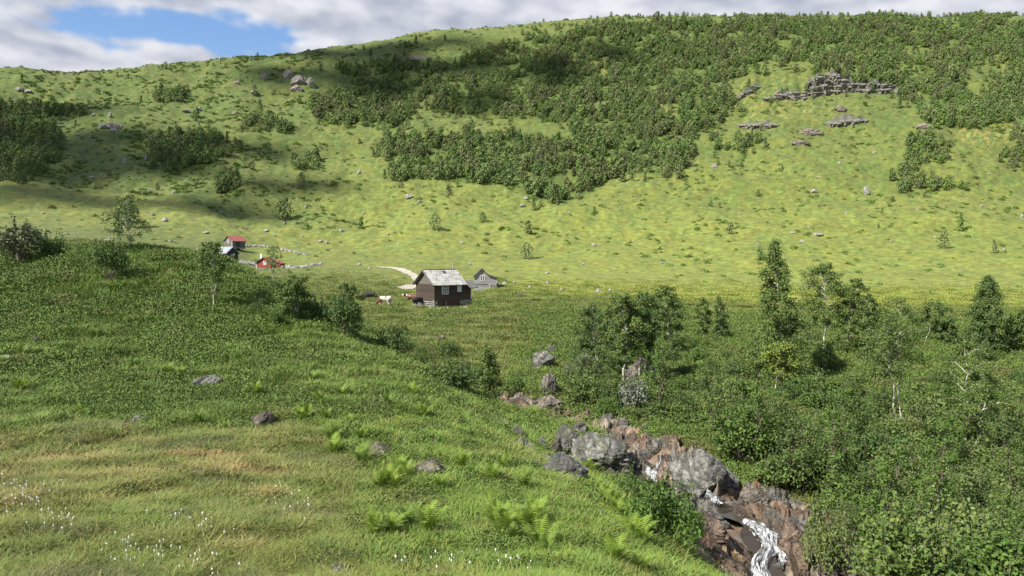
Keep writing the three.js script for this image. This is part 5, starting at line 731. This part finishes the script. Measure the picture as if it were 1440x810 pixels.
    const g = []; for (let y = -0.2; y < ap - 0.05; y += 0.17) { const v = 0.85 + 0.3 * R(), a = out(y + 0.08); g.push(boxG(a[0], a[1], y, y + 0.16, -0.1, 0.01 + 0.014 * R(), [v, v, v])); } part('wall', mergeGeometries(g), MB.hutGrey, o);
    part('wall', mergeGeometries([boxG(x0, x0 + 0.1, -0.3, wl - 0.05, -len, -0.1), boxG(x1 - 0.1, x1, -0.3, re - 0.05, -len, -0.1), boxG(x0 + 0.1, x1 - 0.1, -0.3, re - 0.1, -len, -len + 0.1)]), MB.hutGrey, o);
    const rf = new THREE.Group(); rf.name = 'roof'; o.add(rf);
    part('roof_sheet', prism([[ax, ap + 0.12], [x0 - 0.28, wl - 0.1], [x0 - 0.28, wl - 0.26], [ax, ap - 0.05]], -len - 0.2, 0.28), MB.dark, rf);
    part('roof_sheet', prism([[ax, ap + 0.12], [ax, ap - 0.05], [0.35 * k, 2.42 * k], [x1 + 0.28, re - 0.06], [x1 + 0.28, re + 0.1], [0.4 * k, 2.58 * k]], -len - 0.2, 0.28), MB.dark, rf);
    windowAt(o, -0.55 * k, 1.95 * k, 0.02, 0.82 * k, 0.86 * k, 2, 3, MB.glass);
    part('floor_beam', boxG(x0 + 0.15, x0 + 2.25 * k, 0.82 * k, 0.9 * k, -0.02, 0.06), MB.dark, o);
    part('corner_board', boxG(x1 - 0.06, x1 + 0.03, -0.2, re - 0.05, -0.06, 0.045, [1.35, 1.35, 1.3]), MB.hutGrey, o);
    stoneBase(R, 0.65 * k, x1 - 0.05, -0.2, 0.85 * k, 0.12, o);
    put(o, 'board_hut'); tag(o, 'small grey board hut with a lopsided dark roof behind the plank hut', 'hut');
  }
  const gable = (name, label, px, py, turn, Wd, wl, ap, len, m, roof, roofMat, extra) => { const o = new THREE.Group(), p = hit(px, py, 100), R = rngOf(px); o.position.set(...p); o.rotation.y = turn; clearOf.push([p[0], p[2] - 1.5, Wd * 0.75]);
    const g = []; for (let y = -0.5; y < ap - 0.05; y += 0.22) { const v = 0.8 + 0.4 * R(), t = y > wl ? 1 - (y - wl) / (ap - wl) : 1; g.push(boxG(-Wd / 2 * t, Wd / 2 * t, y, y + 0.21, -0.1, 0.02 * R(), [v, v, v])); } part('wall', mergeGeometries(g), m, o);
    part('wall', mergeGeometries([boxG(Wd / 2 - 0.1, Wd / 2, -0.5, wl - 0.05, -len, -0.1), boxG(-Wd / 2, -Wd / 2 + 0.1, -0.5, wl - 0.05, -len, -0.1), boxG(-Wd / 2 + 0.1, Wd / 2 - 0.1, -0.5, ap - 0.9, -len, -len + 0.1)]), m, o);
    const rf = new THREE.Group(); rf.name = 'roof'; o.add(rf); for (const s of [-1, 1]) part('roof_sheet', prism(s > 0 ? [[0, ap + 0.1], [0, ap - 0.05], [Wd / 2 + 0.3, wl - 0.28], [Wd / 2 + 0.3, wl - 0.14]] : [[0, ap + 0.1], [-Wd / 2 - 0.3, wl - 0.14], [-Wd / 2 - 0.3, wl - 0.28], [0, ap - 0.05]], -len - 0.25, 0.25), s > 0 ? roofMat : roof, rf);
    extra(o, R); put(o, name); tag(o, label, 'hut'); return o; };
  gable('log_hut', 'grey timber hut with a red roof highest of the huts below the fell', 321, 347, -0.6, 3.6, 1.75, 3.1, 4.4, MB.greyBoard, MB.dark, MB.redRoof, (o) => { windowAt(o, 0.1, 1.5, 0.02, 0.75, 0.9, 2, 2, MB.glass); part('corner_board', boxG(1.73, 1.83, -0.3, 1.6, -0.08, 0.045), MB.white, o); part('doorway', boxG(1.79, 1.83, 0, 1.4, -2.6, -1.2), MB.black, o); stoneBase(rngOf(3), -1.8, 1.8, -0.5, 0.05, 0.06, o); });
  gable('black_shed', 'small black shed with a blue-grey metal roof beside the timber hut', 327, 366, 0.95, 3.0, 1.75, 3.0, 4.2, MB.black, MB.tin, MB.tin, (o) => { windowAt(o, 0.3, 1.3, 0.02, 0.4, 0.5, 1, 1, MB.fadedGlass); part('door', boxG(-0.8, 0, -0.3, 1.4, -0.02, 0.04, [0.6, 0.6, 0.6]), MB.black, o); });
  gable('red_cottage', 'small red cottage with a white chimney and low side wing', 371, 378, -0.12, 3.7, 1.6, 2.75, 4.2, MB.red, MB.dark, MB.redRoof, (o) => { windowAt(o, 0.25, 1.45, 0.02, 0.8, 0.85, 1, 2, MB.fadedGlass); part('chimney', boxG(-1.15, -0.75, 1.6, 3.65, -1.0, -0.6), MB.white, o); const w = new THREE.Group(); w.name = 'side_wing'; o.add(w); part('wall', boxG(1.86, 3.9, -0.4, 1.3, -3.2, -0.5), MB.red, w); part('doorway', boxG(2.3, 2.9, -0.1, 1.2, -0.6, -0.46), MB.black, w); part('roof_sheet', prism([[1.6, 2.3], [1.6, 2.16], [4.15, 1.2], [4.15, 1.34]], -3.4, -0.3), MB.redRoof, w); stoneBase(rngOf(5), -1.85, 1.85, -0.55, 0.2, 0.08, o); part('corner_board', boxG(-1.9, -1.8, -0.2, 1.5, -0.06, 0.045), MB.white, o); });
  // dry stone walls by the upper huts
  const R = rngOf(710); for (const line of [[[342, 347], [360, 346], [378, 348]], [[392, 351], [412, 354], [435, 360]], [[395, 376], [415, 377], [440, 374], [455, 371]], [[336, 369], [350, 371], [360, 373]], [[240, 356], [265, 355], [285, 352]]]) for (let i = 0; i < line.length - 1; i++) for (let k = 0; k < 9; k++) { const t = (k + R()) / 9, q = hit(lerp(line[i][0], line[i + 1][0], t), lerp(line[i][1], line[i + 1][1], t) + (R() - 0.5) * 1.5, 100), m = new THREE.Mesh(STONES[4 + k % 4], fieldMat), s = 0.35 + 0.4 * R(); m.position.set(q[0], q[1] - 0.05, q[2]); m.rotation.y = R() * 6; m.scale.set(s * 1.2, s, s); put(m, 'wall_stone'); tag(m, line[0][0] < 300 ? 'pale stone in the tumbled wall above the knoll crest' : line[0][0] === 342 ? 'pale stone in the wall running on from the timber hut' : line[0][0] === 392 ? 'pale stone in the slanting wall above the red cottage' : line[0][0] === 395 ? 'pale stone in the wall beside the red cottage wing' : 'pale stone in the wall between black shed and red cottage', 'stone', 'stones of the tumbled walls'); }
}
function buildPath() {
  const gravel = new THREE.MeshStandardMaterial({ color: new THREE.Color().setRGB(0.80, 0.73, 0.62), roughness: 0.95, map: rockTex });
  for (const line of PATHS) {
    const pts = line.map(([x, y]) => new THREE.Vector3(...hit(x, y, 62))), c = new THREE.CatmullRomCurve3(pts), pos = [], uv = [], idx = [], n = 40;
    for (let k = 0; k <= n; k++) { const p = c.getPoint(k / n), t = c.getTangent(k / n), l = Math.hypot(t.x, t.z) || 1, w = (1.5 + 0.3 * n2(k * 0.3, 5)) * Math.min(1, 0.35 + k / 6, 0.35 + (n - k) / 6); for (let j = 0; j < 5; j++) { const u = (j - 2) / 2 * w, x = p.x - t.z / l * u, z = p.z + t.x / l * u; pos.push(x, groundAt(x, z) + 0.12, z); uv.push(x, z); if (k && j) { const i = k * 5 + j; idx.push(i - 6, i - 5, i, i - 6, i, i - 1); } } clearOf.push([p.x, p.z, w + 0.4]); }
    const g = new THREE.BufferGeometry(); g.setAttribute('position', new THREE.Float32BufferAttribute(pos, 3)); g.setAttribute('uv', new THREE.Float32BufferAttribute(uv, 2)); g.setIndex(idx); g.computeVertexNormals();
    structure('gravel_path', g, gravel).userData.label = 'pale gravel track winding behind the plank hut';
  }
}

// ------------------------------------------------------------------ cattle
function cowGeo(seed, pose, colour) {
  const head = pose === 'graze' ? [[1.0, 0.72], [1.28, 0.42], [1.42, 0.12]] : [[1.05, 1.38], [1.22, 1.42], [1.58, 1.2]];
  const B = [[[-0.78, 1.12, 0], [-0.2, 1.02, 0], 0.33, 0.37], [[-0.2, 1.02, 0], [0.6, 1.05, 0], 0.37, 0.34], [[0.55, 1.12, 0], [head[0][0], head[0][1], 0], 0.28, 0.17], [[head[0][0], head[0][1], 0], [head[1][0], head[1][1], 0], 0.17, 0.16], [[head[1][0], head[1][1], 0], [head[2][0], head[2][1], 0], 0.15, 0.095]];
  for (const s of [-1, 1]) B.push([[0.6, 0.85, 0.17 * s], [0.6, 0.45, 0.17 * s], 0.16, 0.085], [[0.6, 0.45, 0.17 * s], [0.63, 0.03, 0.17 * s], 0.075, 0.065], [[-0.72, 1.0, 0.18 * s], [-0.62, 0.62, 0.19 * s], 0.24, 0.13], [[-0.62, 0.62, 0.19 * s], [-0.82, 0.42, 0.19 * s], 0.11, 0.07], [[-0.82, 0.42, 0.19 * s], [-0.77, 0.03, 0.19 * s], 0.065, 0.065], [[head[1][0] - 0.02, head[1][1] + 0.1, 0.1 * s], [head[1][0] - 0.06, head[1][1] + 0.08, 0.28 * s], 0.045, 0.05]);
  const n = 48, mc = new MarchingCubes(n, new THREE.MeshStandardMaterial(), false, false, 60000), S = 1.75, cy = 0.85, cx = 0.3; mc.isolation = 0;
  const sm = (a, b, k) => { const h = clamp(0.5 + 0.5 * (b - a) / k); return lerp(b, a, h) - k * h * (1 - h); };
  for (let z = 0; z < n; z++) for (let y = 0; y < n; y++) for (let x = 0; x < n; x++) {
    const X = (x - n / 2) / (n / 2) * S + cx, Y = (y - n / 2) / (n / 2) * S * 0.6 + cy, Z = (z - n / 2) / (n / 2) * S * 0.35; let dist = 9;
    for (const [a, b, r0, r1] of B) { const ux = b[0] - a[0], uy = b[1] - a[1], uz = b[2] - a[2], t = clamp(((X - a[0]) * ux + (Y - a[1]) * uy + (Z - a[2]) * uz) / (ux * ux + uy * uy + uz * uz)), q = Math.hypot(X - a[0] - ux * t, Y - a[1] - uy * t, Z - a[2] - uz * t) - lerp(r0, r1, t); dist = sm(dist, q, 0.07); }
    mc.field[x + y * n + z * n * n] = -dist;
  }
  mc.update(); const c = mc.count ?? mc.geometry.drawRange.count, P = mc.positionArray.slice(0, c * 3), N = mc.normalArray.slice(0, c * 3), col = [];
  for (let i = 0; i < c; i++) { const x = P[i * 3] * S + cx, y = P[i * 3 + 1] * S * 0.6 + cy, z = P[i * 3 + 2] * S * 0.35; P[i * 3] = x; P[i * 3 + 1] = y; P[i * 3 + 2] = z; col.push(...colour(x, y, z, fbm3(x * 1.3 + seed, y * 1.3, z * 1.3, 2))); }
  const g0 = new THREE.BufferGeometry(); g0.setAttribute('position', new THREE.Float32BufferAttribute(P, 3)); g0.setAttribute('color', new THREE.Float32BufferAttribute(col, 3)); const g = mergeVertices(g0, 1e-4); g.computeVertexNormals(); return g;
}
function buildCows() {
  const hide = new THREE.MeshStandardMaterial({ vertexColors: true, roughness: 0.8, side: THREE.DoubleSide }), BL = [0.022, 0.02, 0.019], WH = [0.42, 0.39, 0.34], BR = [0.13, 0.05, 0.028];
  const cow = (label, px, py, turn, pose, colour, seed, sink = 0.12) => { const p = hit(px, py, 60), o = new THREE.Group(); part('body', cowGeo(seed, pose, colour), hide, o); const t = taperTube([[-1.08, 1.25, 0], [-1.2, 0.95, 0.03], [-1.18, 0.5, 0.05]], 0.04, 0.02, 5), g = woodGeo(t); part('tail', tint(g, colour(-1.1, 0.5, 0, 0)), hide, o); o.position.set(p[0], p[1] - sink, p[2]); o.rotation.y = turn; put(o, 'cow'); tag(o, label, 'cow'); };
  cow('black cow with white legs standing side-on in the grass', 520, 420, 0.15, 'graze', (x, y, z, n) => (y < 0.62 && x > 0.2) || (n > 0.33 && x > 0.5) ? WH : BL, 1, 0.4);
  cow('brown and white cow grazing with its head down', 541, 430, 2.75, 'graze', (x, y, z, n) => (x > 0.72 ? (x > 1.36 ? WH : BR) : n > 0.04 && x > -0.55 ? BR : WH), 2, 0.1);
  cow('brown cow with a white face looking out past the hut corner', 580, 426, 3.0, 'stand', (x, y, z, n) => (x > 1.28 ? WH : x > 0.95 ? BL : n > 0.15 && x > 0.3 ? WH : BR), 3, 0.15);
  cow('black cow with white hind legs standing against the stone cellar of the hut', 588, 431, 1.1, 'graze', (x, y) => (y < 0.5 ? WH : BL), 4, 0.1);
}

// ------------------------------------------------------------------ ragged clouds drifting in front of the sun, outside the view; their thin shade dapples the fell
function buildClouds() {
  const puff = new THREE.IcosahedronGeometry(1, 1), white = new THREE.MeshStandardMaterial({ color: 0xffffff, roughness: 1 }); puff.deleteAttribute('uv'); puff.deleteAttribute('normal');
  const cloud = (label, [px, py, from], rx, rz, n, r, seed) => { const R = rngOf(seed), c = hit(px, py, from), up = 900 / SUN_DIR.y, list = []; for (let k = 0; k < n; k++) { const a = R() * 6.28, q = Math.pow(R(), 0.6), s = r * (0.6 + 0.8 * R()), g = puff.clone(); g.scale(s * 1.3, s * 0.6, s); g.translate(Math.cos(a) * q * rx * (1 + 0.3 * Math.sin(a * 3 + seed)), (R() - 0.5) * 30, Math.sin(a) * q * rz); list.push(g); } const m = new THREE.Mesh(mergeGeometries(list), white); m.position.set(c[0] + SUN_DIR.x * up, c[1] + SUN_DIR.y * up, c[2] + SUN_DIR.z * up); put(m, 'cloud'); tag(m, label, 'cloud'); };
  cloud('ragged white cloud shading the western flank of the fell', [60, 215, 120], 85, 105, 58, 11, 1);
  cloud('ragged white cloud shading the scrub under the summit', [560, 88, 120], 115, 75, 44, 12, 2);
}

buildPath(); buildHuts(); buildRocks(); buildCliffs(); buildWater(); buildTrees(); buildFerns(); buildCows(); buildForest(); groundCover(); buildClouds();
renderer.render(scene, camera);
